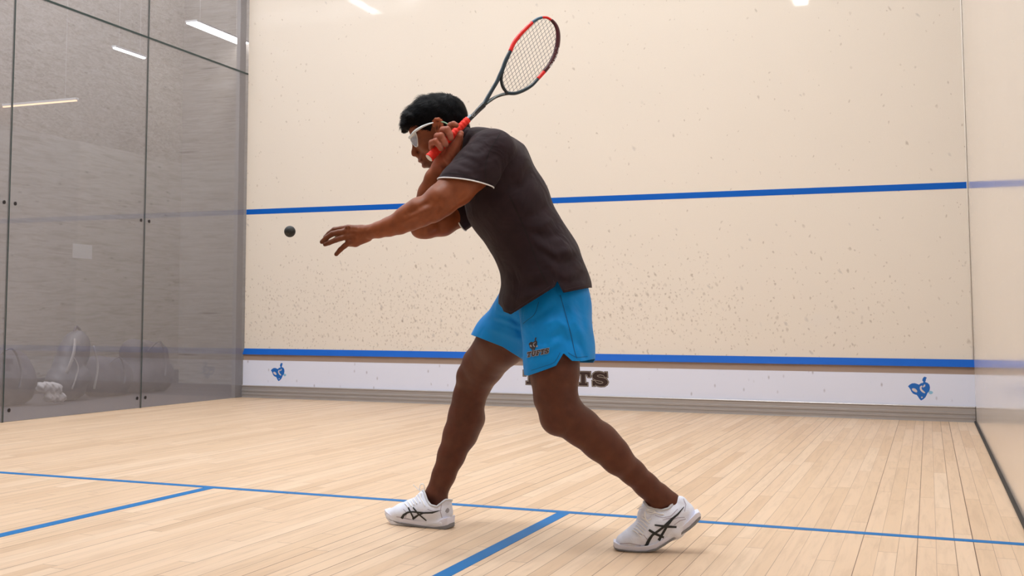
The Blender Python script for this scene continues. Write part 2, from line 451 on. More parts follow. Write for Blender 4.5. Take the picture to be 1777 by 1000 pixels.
# painted court lines are parts of floor / front wall
def line(a, b, nm, par, mat): slab(nm, a, b, mat, parent=par)
e = .0012
line((0, -SL-.025, 0), (WX-.012, -SL+.025, e), 'short_line', floor, M_bluef)
line((3.169-.025, -9.75, 0), (3.169+.025, -SL-.0255, e), 'half_court_line', floor, M_bluef)
line((4.78-.025, -9.75, 0), (4.78+.025, -SL-.0255, e), 'service_box_line', floor, M_bluef)
q = MB(); q.box((0, -.0015, HS-.025), (WX-.0, 0, HS+.025)); q.build('service_line', M_blue, parent=wf)
# dark gasket at the foot of the right wall, light bead in the corner
slab('trim_1', (WX-.014, -13.2, 0), (WX-.0005, -.04, .011), M_black, kind='structure')
M_bead = simple('corner_bead_white', (255, 252, 246), rough=.4)
q = MB(); q.tube([(WX-.006, -.006, .475), (WX-.006, -.006, 6)], .0045, seg=6); q.build('trim_2', M_bead, smooth=True, kind='structure')

# ------------------------------------------------------------------ the tin
tin = empty('tin_board', (3.2, -.02, 0), label='white tin board along the foot of the front wall with blue top strip', cat='board')
q = MB()   # sloped blue strip along the top
q.add([(0, -.036, .414), (WX, -.036, .414), (WX, -.002, .47), (0, -.002, .47), (0, -.002, .414), (WX, -.002, .414)], [(0, 1, 2, 3), (0, 4, 5, 1), (0, 3, 4), (1, 5, 2)])
q.build('top_strip', M_blue, parent=tin)['label'] = 'bright blue top strip'
slab('shadow_strip', (0, -.012, .358), (WX, -.002, .4135), M_shadow, parent=tin)
slab('panel', (0, -.022, .118), (WX, -.002, .3575), M_tin, parent=tin)
q = MB()   # aluminium skirting profile with ridges
prof = [(-.002, .1178), (-.04, .1178), (-.042, .112), (-.040, .108), (-.034, .104), (-.034, .078), (-.040, .074), (-.040, .060), (-.034, .056), (-.034, .046), (-.041, .042), (-.041, .028), (-.036, .024), (-.036, .006), (-.042, .003), (-.042, .0002), (-.002, .0002)]
n = len(prof); q.add([(0, y, z) for y, z in prof]+[(WX-.004, y, z) for y, z in prof], [(i, (i+1) % n, n+(i+1) % n, n+i) for i in range(n)]+[tuple(range(n))[::-1], tuple(range(n, 2*n))])
q.build('kick_rail', M_alu, parent=tin)['label'] = 'ridged aluminium kick rail'

# lettering: block capitals with slab serifs, outlined
GL = {
 'T': [[(0,1),(1,1),(1,.62),(.84,.62),(.78,.80),(.64,.80),(.64,.19),(.80,.19),(.80,0),(.20,0),(.20,.19),(.36,.19),(.36,.80),(.22,.80),(.16,.62),(0,.62)]],
 'U': [[(0,1),(.44,1),(.44,.82),(.34,.82),(.34,.36),(.40,.22),(.50,.18),(.60,.22),(.66,.36),(.66,.82),(.56,.82),(.56,1),(1,1),(1,.82),(.92,.82),(.92,.32),(.82,.10),(.66,0),(.5,-.02),(.34,0),(.18,.10),(.08,.32),(.08,.82),(0,.82)]],
 'F': [[(0,1),(1,1),(1,.64),(.84,.64),(.80,.81),(.40,.81),(.40,.60),(.60,.60),(.62,.68),(.72,.68),(.72,.34),(.62,.34),(.60,.42),(.40,.42),(.40,.19),(.54,.19),(.54,0),(0,0),(0,.19),(.12,.19),(.12,.81),(0,.81)]],
 'S': [[(.94,1),(.96,.66),(.82,.64),(.72,.78),(.52,.83),(.34,.78),(.32,.70),(.42,.64),(.74,.58),(.92,.48),(1,.30),(.94,.12),(.78,0),(.56,-.03),(.36,0),(.20,.08),(.18,0),(.04,0),(.02,.36),(.16,.38),(.28,.22),(.50,.15),(.68,.20),(.70,.28),(.60,.35),(.26,.42),(.08,.52),(.02,.70),(.08,.88),(.22,1),(.44,1.03),(.62,1),(.78,.93),(.82,1)]]}
def tess(polys, name, mat, parent, mp, off=0.):
    """flat letters: polygons (2-D) mapped by mp(u, v) -> world"""
    import mathutils.geometry as mg
    V = []; T = []
    for poly in polys:
        b = len(V); V += [mp(u_, v_) for u_, v_ in poly]
        vo, eo, fo, *_ = mg.delaunay_2d_cdt([Vector(p) for p in poly], [(i, (i+1) % len(poly)) for i in range(len(poly))], [], 1, 1e-6)
        b = len(V); V += [mp(v.x, v.y) for v in vo]; T += [tuple(b+i for i in f_) for f_ in fo]
    return mesh_obj(name, V, T, mat, parent, smooth=False)
def offset_poly(poly, d):
    n = len(poly); out = []
    area = sum(poly[i][0]*poly[(i+1) % n][1]-poly[(i+1) % n][0]*poly[i][1] for i in range(n)); sg = 1 if area > 0 else -1
    for i in range(n):
        a, b, c = np.array(poly[i-1]), np.array(poly[i]), np.array(poly[(i+1) % n])
        n1 = np.array([(b-a)[1], -(b-a)[0]]); n1 = n1/(np.linalg.norm(n1)+1e-9); n2 = np.array([(c-b)[1], -(c-b)[0]]); n2 = n2/(np.linalg.norm(n2)+1e-9)
        k = n1+n2; k = k/max(.6, (k@k)/2)
        out.append(tuple(b+sg*d*k))
    return out
xs0 = [2.852, 2.992, 3.155, 3.312, 3.452]
LT = [('T', 2.842, .125), ('U', 2.99, .14), ('F', 3.15, .125), ('T', 3.312, .125), ('S', 3.452, .138)]
z0, zh = .199, .116
big = [[(x+u_*w, z0+v_*zh) for u_, v_ in pl] for ch, x, w in LT for pl in GL[ch]]
tess([offset_poly(p_, .009) for p_ in big], 'letter_outline', M_brownink, tin, lambda u_, v_: (u_, -.0226, v_))
tess([offset_poly(p_, .0045) for p_ in big], 'letter_inline', M_greyink, tin, lambda u_, v_: (u_, -.0230, v_))
o = tess(big, 'lettering', M_brownink, tin, lambda u_, v_: (u_, -.0234, v_)); o['label'] = 'dark brown block lettering'
def sans(txt, name, mat, parent, size, place, spacing=1.25, bold=.012):
    cu = bpy.data.curves.new(name, 'FONT'); cu.body = txt; cu.size = size; cu.space_character = spacing; cu.align_x = 'CENTER'; cu.offset = bold*size
    to = bpy.data.objects.new(name, cu); COL.objects.link(to); dg = bpy.context.evaluated_depsgraph_get(); dg.update()
    me = bpy.data.meshes.new_from_object(to.evaluated_get(dg)); COL.objects.unlink(to); bpy.data.objects.remove(to)
    V = [place(v.co.x, v.co.y) for v in me.vertices]; Fc = [tuple(p.vertices) for p in me.polygons]
    bpy.data.meshes.remove(me)
    return mesh_obj(name, V, Fc, mat, parent, smooth=False)
sans('SQUASH', 'small_lettering', M_inkH, tin, .043, lambda u_, v_: (3.205+u_, -.0228, .156+v_), 1.45)
# elephant-head emblem (outline and pale patches), 0..200 units as on the board
EM = [(400,400),(415,385),(432,375),(455,373),(470,378),(486,384),(500,372),(516,368),(520,360),(512,350),(514,336),(522,322),(532,317),(546,324),(545,332),(538,336),(541,344),(536,352),(534,362),(552,368),(565,382),(569,405),(566,425),(560,440),(548,452),(541,470),(530,490),(514,505),(497,515),(484,500),(474,482),(466,470),(450,466),(436,458),(425,442),(418,424),(408,410)]
EP = [[(430,420),(440,414),(456,418),(468,430),(472,445),(462,450),(444,442),(432,432)],
      [(494,398),(508,390),(512,398),(503,410),(508,424),(520,436),(532,448),(526,455),(508,446),(494,430),(490,412)],
      [(524,384),(532,380),(534,394),(526,402),(514,408),(516,398)],
      [(498,486),(508,482),(512,490),(502,497)]]
ET = [[(558,440),(566,432),(584,436),(592,446),(584,458),(570,462),(556,452)]]
def emblem(cx, cz, sc_, mirror=1):
    mpf = lambda dy: (lambda u_, v_: (cx+(u_-492)*sc_, dy, cz-(v_-417)*sc_))
    e_ = tess([EM], 'emblem', M_logoblue, tin, mpf(-.0228)); e_['label'] = 'blue elephant head emblem'
    tess(EP, 'emblem_detail', M_logopale, tin, mpf(-.0232)); tess(ET, 'emblem_trunk_tip', simple('logo_light_blue', (140, 190, 220)), tin, mpf(-.0231))
emblem(6.018, .243, .00092); emblem(.392, .250, .00088)

# ------------------------------------------------------------------ left glass wall and what stands behind it
def glass_mat():
    t = NT('court_glass'); t.t.nodes.remove(t.b)
    tr = t.n('ShaderNodeBsdfTransparent'); tr.inputs[0].default_value = (.82, .83, .85, 1)
    gl = t.n('ShaderNodeBsdfGlossy', Roughness=.015); gl.inputs[0].default_value = (1, 1, 1, 1)
    lw = t.n('ShaderNodeLayerWeight', Blend=.5); fr_ = t.math('MULTIPLY_ADD', t.math('POWER', lw.outputs['Facing'], 5.), .96, .035)
    mx = t.n('ShaderNodeMixShader'); t.l(fr_, mx.inputs[0]); t.l(tr.outputs[0], mx.inputs[1]); t.l(gl.outputs[0], mx.inputs[2])
    df = t.n('ShaderNodeBsdfDiffuse'); df.inputs[0].default_value = S((205, 200, 205))  # pale haze of reflected light, put in as a diffuse layer
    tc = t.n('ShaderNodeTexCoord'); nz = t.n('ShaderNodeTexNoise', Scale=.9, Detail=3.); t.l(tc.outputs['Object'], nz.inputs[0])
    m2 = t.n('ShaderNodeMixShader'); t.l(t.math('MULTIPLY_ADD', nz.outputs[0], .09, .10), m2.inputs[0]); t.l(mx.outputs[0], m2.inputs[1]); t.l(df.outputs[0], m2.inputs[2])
    t.l(m2.outputs[0], t.out.inputs[0]); return t.m
def ply_mat(name='scuffed_plywood', dim=1.):
    t = NT(name); tc = t.n('ShaderNodeTexCoord'); sp_ = t.n('ShaderNodeSeparateXYZ'); t.l(tc.outputs['Object'], sp_.inputs[0])
    mp = t.n('ShaderNodeMapping'); mp.inputs['Scale'].default_value = (1, 1.1, 12); t.l(tc.outputs['Object'], mp.inputs[0])
    nz = t.n('ShaderNodeTexNoise', Scale=2.6, Detail=7., Roughness=.6, Distortion=.8); t.l(mp.outputs[0], nz.inputs[0])
    col = t.ramp(nz.outputs[0], [(.25, S((150, 140, 128))), (.42, S((176, 168, 158))), (.55, S((186, 180, 172))), (.75, S((192, 187, 180)))])
    mp3 = t.n('ShaderNodeMapping'); mp3.inputs['Scale'].default_value = (1, 5, 16); t.l(tc.outputs['Object'], mp3.inputs[0])
    n3 = t.n('ShaderNodeTexNoise', Scale=2.2, Detail=6., Roughness=.7, Distortion=1.5); t.l(mp3.outputs[0], n3.inputs[0])
    rough_grain = t.ramp(n3.outputs[0], [(.38, S((128, 108, 88))), (.5, S((178, 164, 148))), (.6, S((196, 188, 178)))])
    wz = t.n('ShaderNodeTexNoise', Scale=1.6, Detail=2.); t.l(tc.outputs['Object'], wz.inputs[0])
    hi = t.math('GREATER_THAN', sp_.outputs[2], 2.62); col = t.mix(t.math('MULTIPLY', hi, .5), col, rough_grain)
    bd = t.n('ShaderNodeTexWhiteNoise', _noise_dimensions='2D'); cb = t.n('ShaderNodeCombineXYZ'); t.l(t.math('FLOOR', t.math('DIVIDE', sp_.outputs[1], 1.22)), cb.inputs[0]); t.l(hi, cb.inputs[1]); t.l(cb.outputs[0], bd.inputs['Vector'])
    tn = t.ramp(bd.outputs[0], [(0, (.84, .84, .86, 1)), (1, (1.05, 1.04, 1.03, 1))]); col = t.mix(1., col, tn, 'MULTIPLY')
    mp2 = t.n('ShaderNodeMapping'); mp2.inputs['Scale'].default_value = (1, 5, 13); t.l(tc.outputs['Object'], mp2.inputs[0])
    vo = t.n('ShaderNodeTexVoronoi', Scale=1.); t.l(mp2.outputs[0], vo.inputs['Vector'])
    sc = t.n('ShaderNodeSeparateColor'); t.l(vo.outputs['Color'], sc.inputs[0])
    mk = t.math('SUBTRACT', 1., t.math('DIVIDE', vo.outputs['Distance'], .2), clamp=True)
    mk = t.math('MULTIPLY', t.math('MULTIPLY', mk, t.math('LESS_THAN', sc.outputs[0], .42)), .95)
    col = t.mix(mk, col, S((84, 66, 52)))
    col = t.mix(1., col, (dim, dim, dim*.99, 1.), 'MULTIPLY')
    t.l(col, t.b.inputs['Base Color']); setp(t.b, Roughness=.6); return t.m
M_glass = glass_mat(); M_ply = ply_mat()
M_edge = simple('glass_edge_green', (24, 50, 50), rough=.3)
M_bolt = simple('dark_steel_bolt', (44, 40, 42), rough=.4, metal=.5)
wl = empty('wall_left', (0, -4.9, 0), kind='structure')
gy = [0, -1.67, -3.33, -5.0, -6.67, -8.33, -9.75]
for i in range(6):
    for z0_, z1_ in ((.004, 3.166), (3.182, 5.99)):
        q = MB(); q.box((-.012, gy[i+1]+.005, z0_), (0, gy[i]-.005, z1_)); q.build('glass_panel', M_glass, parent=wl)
for y in gy[1:-1]: slab('joint', (-.012, y-.005, 0), (.0, y+.005, 5.99), M_edge, parent=wl)
slab('joint', (-.012, -9.75, 3.166), (0, 0, 3.182), M_edge, parent=wl)
for y in gy[1:-1]:
    for z in (.085, 1.585):
        for s_ in (-1, 1):
            q = MB(); q.tube([(-.0005, y+s_*.058, z), (.005, y+s_*.058, z)], .014, seg=14); q.build('bolt', M_bolt, parent=wl, smooth=False)
M_post = simple('grey_corner_post', (150, 146, 144), rough=.5)
slab('trim_3', (-.06, -.13, 0), (-.02, -.02, 5.99), M_post, kind='structure')
wcor = slab('wall_corridor', (-2.2, -13.2, 0), (-2.05, 2.0, 6.0), M_ply, kind='structure')
slab('wall_corridor_end', (-2.05, 1.9, 0), (WX, 2.0, 6.0), ply_mat('darker_plywood', .72), kind='structure')  # end wall plywood has a darker colour of its own
pn = slab('paper_sheet', (-2.05, -.07, 1.385), (-2.0485, .25, 1.535), simple('pale_paper', (214, 212, 208), rough=.8), parent=wcor)
slab('trim_4', (-2.05, -13.2, .002), (-2.035, 1.9, .16), simple('grey_skirting', (120, 114, 114)), kind='structure')
M_conc = simple('corridor_grey_floor', (92, 88, 92), rough=.6, noise=.06, nscale=9)
slab('floor_corridor', (-2.05, -13.2, 0), (-.02, 1.9, .002), M_conc, kind='structure')

# bags on the corridor floor
def soft(fields, corners, h, name, mat, parent, disp=None, it=2, **kw):
    V, T = polygonize(fields, corners, h, it, disp); return mesh_obj(name, V, T, mat, parent, **kw)
def wcap(fl, a, ra, b, rb, k=.03, kz=1, ax=None, sub=False): fl.cap(np.array(a, float), ra, np.array(b, float), rb, k, kz, ax, sub)
nzd = lambda a_, f_: (lambda X, Y, Z: a_*(np.sin(f_*X+1.3*f_*Z)*np.sin(f_*1.1*Y+.7)+np.sin(f_*1.9*Z+2*f_*Y)*.5))
M_bagd = simple('dark_nylon', (92, 88, 96), rough=.6, noise=.2, nscale=12, bump=.3)
M_bagg = simple('charcoal_nylon', (104, 102, 108), rough=.5, noise=.2, nscale=10, bump=.3)
M_strap = simple('pale_webbing', (176, 170, 168), rough=.6)
bp_ = empty('backpack', (-1.15, -1.22, .002), label='tall charcoal backpack with pale straps standing behind the glass wall', cat='backpack')
fl = Field(); X0 = -1.15; ay = np.array([1., 0, 0])
wcap(fl, (X0, -1.30, .15), .15, (X0, -1.14, .15), .15, .05, .9, ay); wcap(fl, (X0, -1.26, .15), .17, (X0, -1.12, .47), .145, .06, .9, ay); wcap(fl, (X0, -1.12, .45), .14, (X0, -1.08, .53), .11, .05, .9, ay)
wcap(fl, (X0+.13, -1.25, .17), .09, (X0+.13, -1.15, .22), .09, .02, .6, ay)
soft([fl], [(X0-.3, -1.65, 0), (X0+.4, -.8, .75)], .012, 'body', M_bagg, bp_, nzd(.004, 26))
q = MB(); q.tube(spline([(X0+.16, -1.33, .40), (X0+.19, -1.30, .30), (X0+.18, -1.36, .12)], 6), .018, flat=.4); q.build('strap', M_strap, parent=bp_, smooth=True)
q = MB(); q.tube(spline([(X0+.12, -1.26, .56), (X0+.18, -1.36, .42), (X0+.16, -1.42, .26)], 6), .02, flat=.4); q.build('strap', M_strap, parent=bp_, smooth=True)
q = MB(); q.tube(spline([(X0+.14, -1.02, .5), (X0+.16, -.98, .3), (X0+.14, -1.0, .1)], 6), .02, flat=.4)
q.build('strap', M_strap, parent=bp_, smooth=True)
q = MB(); q.tube(spline([(X0, -1.13, .63), (X0, -1.10, .675), (X0, -1.04, .64)], 6), .012); q.build('carry_handle', M_bagd, parent=bp_, smooth=True)
def duffel(x, y, L, r, h, label, extra=None):
    d_ = empty('sports_bag', (x, y, .002), label=label, cat='bag', group=None)
    fl = Field(); wcap(fl, (x, y-L/2+r, r*.9), r, (x, y+L/2-r, r*.9), r, .04); wcap(fl, (x, y-L/2+r*.8, h-r*.7), r*.7, (x+.02, y+L/2-r, h-r*.8), r*.6, .07)
    V, T = polygonize([fl], [(x-2*r, y-L, 0.004), (x+2*r, y+L, h+.2)], .014, 2, nzd(.006, 17)); V[:, 2] = np.maximum(V[:, 2], .003)
    mesh_obj('body', V, T, M_bagd, d_)
    q = MB(); q.tube(spline([(x+r*.6, y-L*.2, h*.75), (x+r, y-L*.05, h*.95), (x+r, y+L*.1, h*.6), (x+r*1.1, y+L*.05, h*.3)], 6), .013, flat=.5); q.build('strap', M_bagg, parent=d_, smooth=True)
    return d_
duffel(-1.2, -2.1, .85, .21, .52, 'dark sports bag behind the glass at the far left edge')
duffel(-1.25, -.50, .62, .17, .40, 'low dark sports bag lying just right of the charcoal backpack')
duffel(-1.3, .20, .75, .20, .55, 'rounded dark sports bag standing nearest the court corner behind glass')
tw = empty('towel', (-.9, -1.75, .03), label='crumpled white towel on the floor left of the backpack', cat='towel')
fl = Field(); wcap(fl, (-.90, -1.86, .16), .045, (-.90, -1.66, .14), .05, .02); wcap(fl, (-.89, -1.78, .07), .04, (-.89, -1.6, .06), .04, .02)
soft([fl], [(-1.1, -2, .0), (-.75, -1.5, .4)], .008, 'cloth', simple('white_towelling', (205, 200, 200), rough=.9, bump=.5), tw, nzd(.008, 60))

# ------------------------------------------------------------------ lamps
M_tube = emis('lamp_diffuser_lit', (.95, .98, 1, 1), 10.)
M_tubew = emis('warm_lamp_lit', (1, .66, .42, 1), 2.0)
M_tubec = emis('corridor_lamp_lit', (1, 1, 1, 1), 14.)
M_bright = emis('bright_lamp_lit', (1, 1, 1, 1), 45.)
M_house = simple('lamp_housing_white', (225, 225, 225), rough=.4)
def lamp(x, y, z, L, w, label, mat, axis='y', group=None, th=.02, name='ceiling_light', hang=0):
    r_ = empty(name, (x, y, z), label=label, cat='light', group=group)
    hx, hy = (w/2, L/2) if axis == 'y' else (L/2, w/2)
    slab('housing', (x-hx-.01, y-hy-.01, z), (x+hx+.01, y+hy+.01, z+th), M_house, parent=r_)
    slab('diffuser', (x-hx, y-hy, z-.012), (x+hx, y+hy, z-.0005), mat, parent=r_)
    if hang:
        for s_ in (-1, 1):
            q = MB(); a_ = (x, y+s_*hy*.7, z+th) if axis == 'y' else (x+s_*hx*.7, y, z+th)
            q.tube([a_, (a_[0], a_[1], 5.999)], .0012, seg=5); q.build('hanger', M_house, parent=r_)
    return r_
for k, (y, lab) in enumerate(((-2.6, 'nearest the front wall'), (-5.2, 'above the short line'))):
    lamp(1.7, y, 5.948, 2.2, .26, 'long court ceiling light over the left half, '+lab, M_tube)
for y, lab in ((-2.6, 'nearest the front wall'), (-5.2, 'above the short line')):
    lamp(4.55, y, 5.948, 2.2, .26, 'long court ceiling light over the right half, '+lab, M_tube)
lamp(4.46, -7.72, 5.6, 2.2, .2, 'court light over the rear right of the court', M_bright, hang=1)
lamp(-1.75, -6.35, 5.6, .9, .16, 'bright light strip high in the corridor behind the glass', M_bright, hang=1, name='hanging_light')
lamp(-1.2, 1.33, 4.0, 1.1, .13, 'large white tube added behind the glass as a reflected court light', M_tubec, hang=1, name='hanging_light')  # tube added in place of a court light's reflection in the glass
lamp(-1.2, -.32, 3.43, .5, .03, 'small thin white light strip behind the glass left of the panel joint', M_tubec, hang=1, name='hanging_light')
lamp(-1.62, -1.16, 2.8, .9, .02, 'thin warm orange light bar behind the glass at the left edge', M_tubew, axis='x', hang=1, name='hanging_light', th=.02)
def area(nm, loc, rot, sx, sy, e_, c=(1, 1, 1)):
    l = bpy.data.lights.new(nm, 'AREA'); l.shape = 'RECTANGLE'; l.size = sx; l.size_y = sy; l.energy = e_; l.color = c
    o = bpy.data.objects.new(nm, l); o.location = loc; o.rotation_euler = rot; COL.objects.link(o); return o
area('court_light_left', (1.7, -3.9, 5.9), (0, 0, 0),   .5, 6, 72, (.92, .97, 1))
area('court_light_right', (4.55, -3.9, 5.9), (0, 0, 0),   .5, 6, 72, (.92, .97, 1))
area('corridor_light', (-1.1, -3, 5.9), (0, 0, 0), .8, 9, 300, (.97, .97, 1))
area('rear_fill_light', (3.4, -7.5, 5.9), (math.radians(30), 0, 0), 4.0, .4, 140, (.92, .97, 1))  # fill light added for the player's near side, no fixture of its own
w = bpy.data.worlds.new('world'); scene.world = w; w.use_nodes = True; w.node_tree.nodes['Background'].inputs[0].default_value = (.94, .97, 1, 1); w.node_tree.nodes['Background'].inputs[1].default_value = .06
scene.view_settings.view_transform = 'Standard'; scene.view_settings.look = 'None'; scene.view_settings.exposure = 0.; scene.view_settings.gamma = 1.
# ================================================================== PLAYER
def skin_mat():
    t = NT('brown_skin'); at = t.n('ShaderNodeAttribute', _attribute_name='tone'); tc = t.n('ShaderNodeTexCoord')
    nz = t.n('ShaderNodeTexNoise', Scale=38., Detail=4.); t.l(tc.outputs['Object'], nz.inputs[0])
    n2 = t.n('ShaderNodeTexNoise', Scale=7., Detail=2.); t.l(tc.outputs['Object'], n2.inputs[0])
    v = t.ramp(nz.outputs[0], [(.3, (.86, .84, .82, 1)), (.7, (1.1, 1.1, 1.1, 1))])
    c = t.mix(1., at.outputs[0], v, 'MULTIPLY'); v2 = t.ramp(n2.outputs[0], [(.3, (.9, .88, .88, 1)), (.7, (1.06, 1.05, 1.04, 1))])
    t.l(t.mix(1., c, v2, 'MULTIPLY'), t.b.inputs['Base Color'])
    setp(t.b, Roughness=.46, Specular_IOR_Level=.32, Subsurface_Weight=.08, Subsurface_Radius=(.012, .005, .003), Subsurface_Scale=.5)
    n3 = t.n('ShaderNodeTexNoise', Scale=260., Detail=2.); t.l(tc.outputs['Object'], n3.inputs[0])
    bp = t.n('ShaderNodeBump', Strength=.12, Distance=.001); t.l(n3.outputs[0], bp.inputs['Height']); t.l(bp.outputs[0], t.b.inputs['Normal'])
    return t.m
def cloth_mat(name, c, dark, sheen=.3, rough=.75, wr=.35, wscale=9.):
    t = NT(name); tc = t.n('ShaderNodeTexCoord')
    nz = t.n('ShaderNodeTexNoise', Scale=22., Detail=3.); t.l(tc.outputs['Object'], nz.inputs[0])
    t.l(t.mix(nz.outputs[0], S(dark), S(c)), t.b.inputs['Base Color'])
    setp(t.b, Roughness=rough, Sheen_Weight=sheen, Sheen_Roughness=.5, Specular_IOR_Level=.2)
    w1 = t.n('ShaderNodeTexNoise', Scale=wscale, Detail=2., Distortion=1.2); t.l(tc.outputs['Object'], w1.inputs[0])
    w2 = t.n('ShaderNodeTexNoise', Scale=700., Detail=1.); t.l(tc.outputs['Object'], w2.inputs[0])
    b1 = t.n('ShaderNodeBump', Strength=wr, Distance=.02); t.l(w1.outputs[0], b1.inputs['Height'])
    b2 = t.n('ShaderNodeBump', Strength=.25, Distance=.0008); t.l(w2.outputs[0], b2.inputs['Height']); t.l(b1.outputs[0], b2.inputs['Normal'])
    t.l(b2.outputs[0], t.b.inputs['Normal']); return t.m
M_skin = skin_mat()
M_shirt = cloth_mat('charcoal_jersey', (45, 29, 36), (33, 22, 28), sheen=.05, wr=.42)
M_short = cloth_mat('bright_blue_polyester', (0, 142, 226), (0, 132, 216), sheen=.04, rough=.55)
M_trimw = simple('white_piping', (236, 238, 244), rough=.6)
M_hair = simple('black_hair', (5, 6, 11), rough=.55, noise=.3, nscale=90, Specular_IOR_Level=.1)
M_shoe = simple('white_mesh_upper', (228, 234, 252), rough=.65, noise=.04, nscale=80, bump=.5, bscale=420)
M_mid = simple('white_foam_midsole', (228, 232, 252), rough=.5)
M_outs = simple('grey_rubber_outsole', (132, 136, 146), rough=.6)
M_mark = simple('black_shoe_stripe', (24, 32, 38), rough=.4)
M_lace = simple('white_lace', (250, 250, 252), rough=.7)
M_seam = simple('grey_pink_seam', (170, 164, 182), rough=.7)
M_sock = simple('pale_grey_lining', (200, 203, 212), rough=.8)
M_gfr = simple('white_glasses_frame', (222, 232, 238), rough=.25)
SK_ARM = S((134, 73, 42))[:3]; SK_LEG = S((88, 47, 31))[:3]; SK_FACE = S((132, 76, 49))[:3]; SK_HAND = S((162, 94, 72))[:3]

person = empty('person', tuple(P(905, 800, 4.15)*np.array([1, 1, 0])), label='squash player in dark polo shirt and blue shorts swinging a racquet', cat='person')
BV = []; BT = []; BC = []
def addbody(V, T, colf):
    o = sum(len(v) for v in BV); BV.append(V); BT.append(T+o); q = proj(V)
    c = np.zeros((len(V), 3)); c[:] = colf if not callable(colf) else 0
    if callable(colf): c = colf(q, V)
    BC.append(c)

# ---- torso / hips (hidden core of the figure, under the clothes)
torso = Field()
torso.chain([(832, 268, 4.03, 26), (872, 330, 4.03, 48), (912, 410, 4.02, 44), (940, 465, 4.0, 46), (948, 510, 4.0, 44)], k=.03, kz=1.35)
torso.chain([(842, 270, 3.92, 34), (824, 300, 4.12, 34)], k=.03)
torso.chain([(952, 530, 3.94, 40), (962, 575, 3.9, 42)], k=.03); torso.chain([(925, 540, 4.08, 38), (900, 572, 4.15, 38)], k=.03)
# ---- legs
legN = Field()   # near (left, trailing) leg
legN.chain([(962, 550, 3.91, 44), (962, 600, 3.88, 45), (962, 648, 3.86, 41.5)], k=.02)
legN.chain([(962, 648, 3.86, 41), (964, 690, 3.85, 36), (975, 715, 3.85, 37)], k=.02)
legN.chain([(975, 718, 3.85, 35.5), (1008, 741, 3.85, 32.5), (1042, 769, 3.86, 30.5), (1071, 797, 3.865, 26), (1098, 820, 3.885, 21.5), (1121, 842, 3.90, 20.5), (1144, 864, 3.91, 22)], k=.015)
legN.chain([(966, 728, 3.84, 27)], k=.02); legN.chain([(1040, 762, 3.86, 28), (1065, 782, 3.86, 24)], k=.02)   # knee cap, calf
legN.chain([(1144, 862, 3.91, 22), (1163, 872, 3.905, 17), (1174, 888, 3.90, 13)], k=.012)    # heel
legN.chain([(1144, 868, 3.91, 20), (1124, 905, 3.915, 12)], k=.012)
legN.chain([(1140, 864, 3.885, 10)], k=.008); 
legN.crease([(1166, 846), (1158, 868)], 5, .0035, 3.8); legN.crease([(1150, 858), (1140, 872)], 4, .002, 3.8)
legN.crease([(985, 655), (990, 690), (980, 712)], 9, .004, 3.8); legN.crease([(940, 690), (952, 722), (985, 748)], 8, .004, 3.8)
legF = Field()   # far (right, leading) leg
legF.chain([(915, 545, 4.12, 46), (872, 592, 4.22, 43), (838, 634, 4.32, 35)], k=.02)
legF.chain([(838, 636, 4.32, 35), (824, 662, 4.36, 29.5), (815, 690, 4.37, 27.5)], k=.02)
legF.chain([(814, 688, 4.37, 27.5), (809, 722, 4.38, 30), (797, 756, 4.38, 27.5), (783, 791, 4.38, 23), (770, 825, 4.38, 19.5), (757, 858, 4.38, 18.5)], k=.015)
legF.chain([(816, 728, 4.4, 24), (806, 752, 4.4, 23)], k=.02); legF.chain([(812, 652, 4.34, 19)], k=.02)
legF.chain([(757, 858, 4.38, 18), (765, 880, 4.36, 16)], k=.01); legF.chain([(755, 862, 4.38, 18), (730, 885, 4.42, 14)], k=.01)
legF.chain([(758, 862, 4.355, 9)], k=.008)
legF.crease([(806, 678), (822, 700), (835, 692)], 6, .003, 4.35); legF.crease([(765, 818), (752, 850)], 4, .003, 4.35); legF.crease([(775, 828), (766, 862)], 3.5, -.002, 4.35)
legF.crease([(793, 700), (790, 740), (776, 790)], 5, -.0025, 4.35)
V, T = polygonize([legN], pxbox(890, 1215, 500, 925, 3.6, 4.06), .004, 2)
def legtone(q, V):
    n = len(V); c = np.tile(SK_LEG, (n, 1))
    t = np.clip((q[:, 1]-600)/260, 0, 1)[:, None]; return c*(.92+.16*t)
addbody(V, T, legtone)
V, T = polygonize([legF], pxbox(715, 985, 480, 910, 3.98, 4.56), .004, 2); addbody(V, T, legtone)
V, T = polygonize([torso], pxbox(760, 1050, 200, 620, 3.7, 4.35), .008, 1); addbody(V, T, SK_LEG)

# ---- near (left) arm reaching toward the ball, with hand
armN = Field()
armN.chain([(850, 272, 3.89, 30), (820, 300, 3.855, 31), (792, 326, 3.815, 31.5), (765, 348, 3.79, 28), (745, 362, 3.79, 25)], k=.012)
armN.chain([(745, 363, 3.79, 24.5), (729, 369, 3.79, 24.5), (711, 378, 3.80, 22.3), (693, 387.5, 3.81, 19), (675, 393.7, 3.82, 16.4), (657, 399, 3.83, 13.8), (642, 402.5, 3.84, 12)], k=.010)
armN.chain([(757, 368, 3.775, 13)], k=.02); armN.chain([(724, 362, 3.785, 17), (700, 374, 3.8, 13)], k=.015)
armN.crease([(748, 350), (729, 360), (704, 373)], 4.5, .005, 3.76); armN.crease([(768, 350), (756, 368), (748, 386)], 5, .005, 3.76)
armN.crease([(754, 358), (734, 369), (706, 381)], 5, -.004, 3.76); armN.crease([(812, 332), (786, 348), (768, 362)], 6, .005, 3.76); armN.crease([(720, 388), (690, 398)], 5, .003, 3.78)
armN.chain([(642, 402.5, 3.84, 12), (627, 405, 3.85, 14)], k=.008, kz=.75)
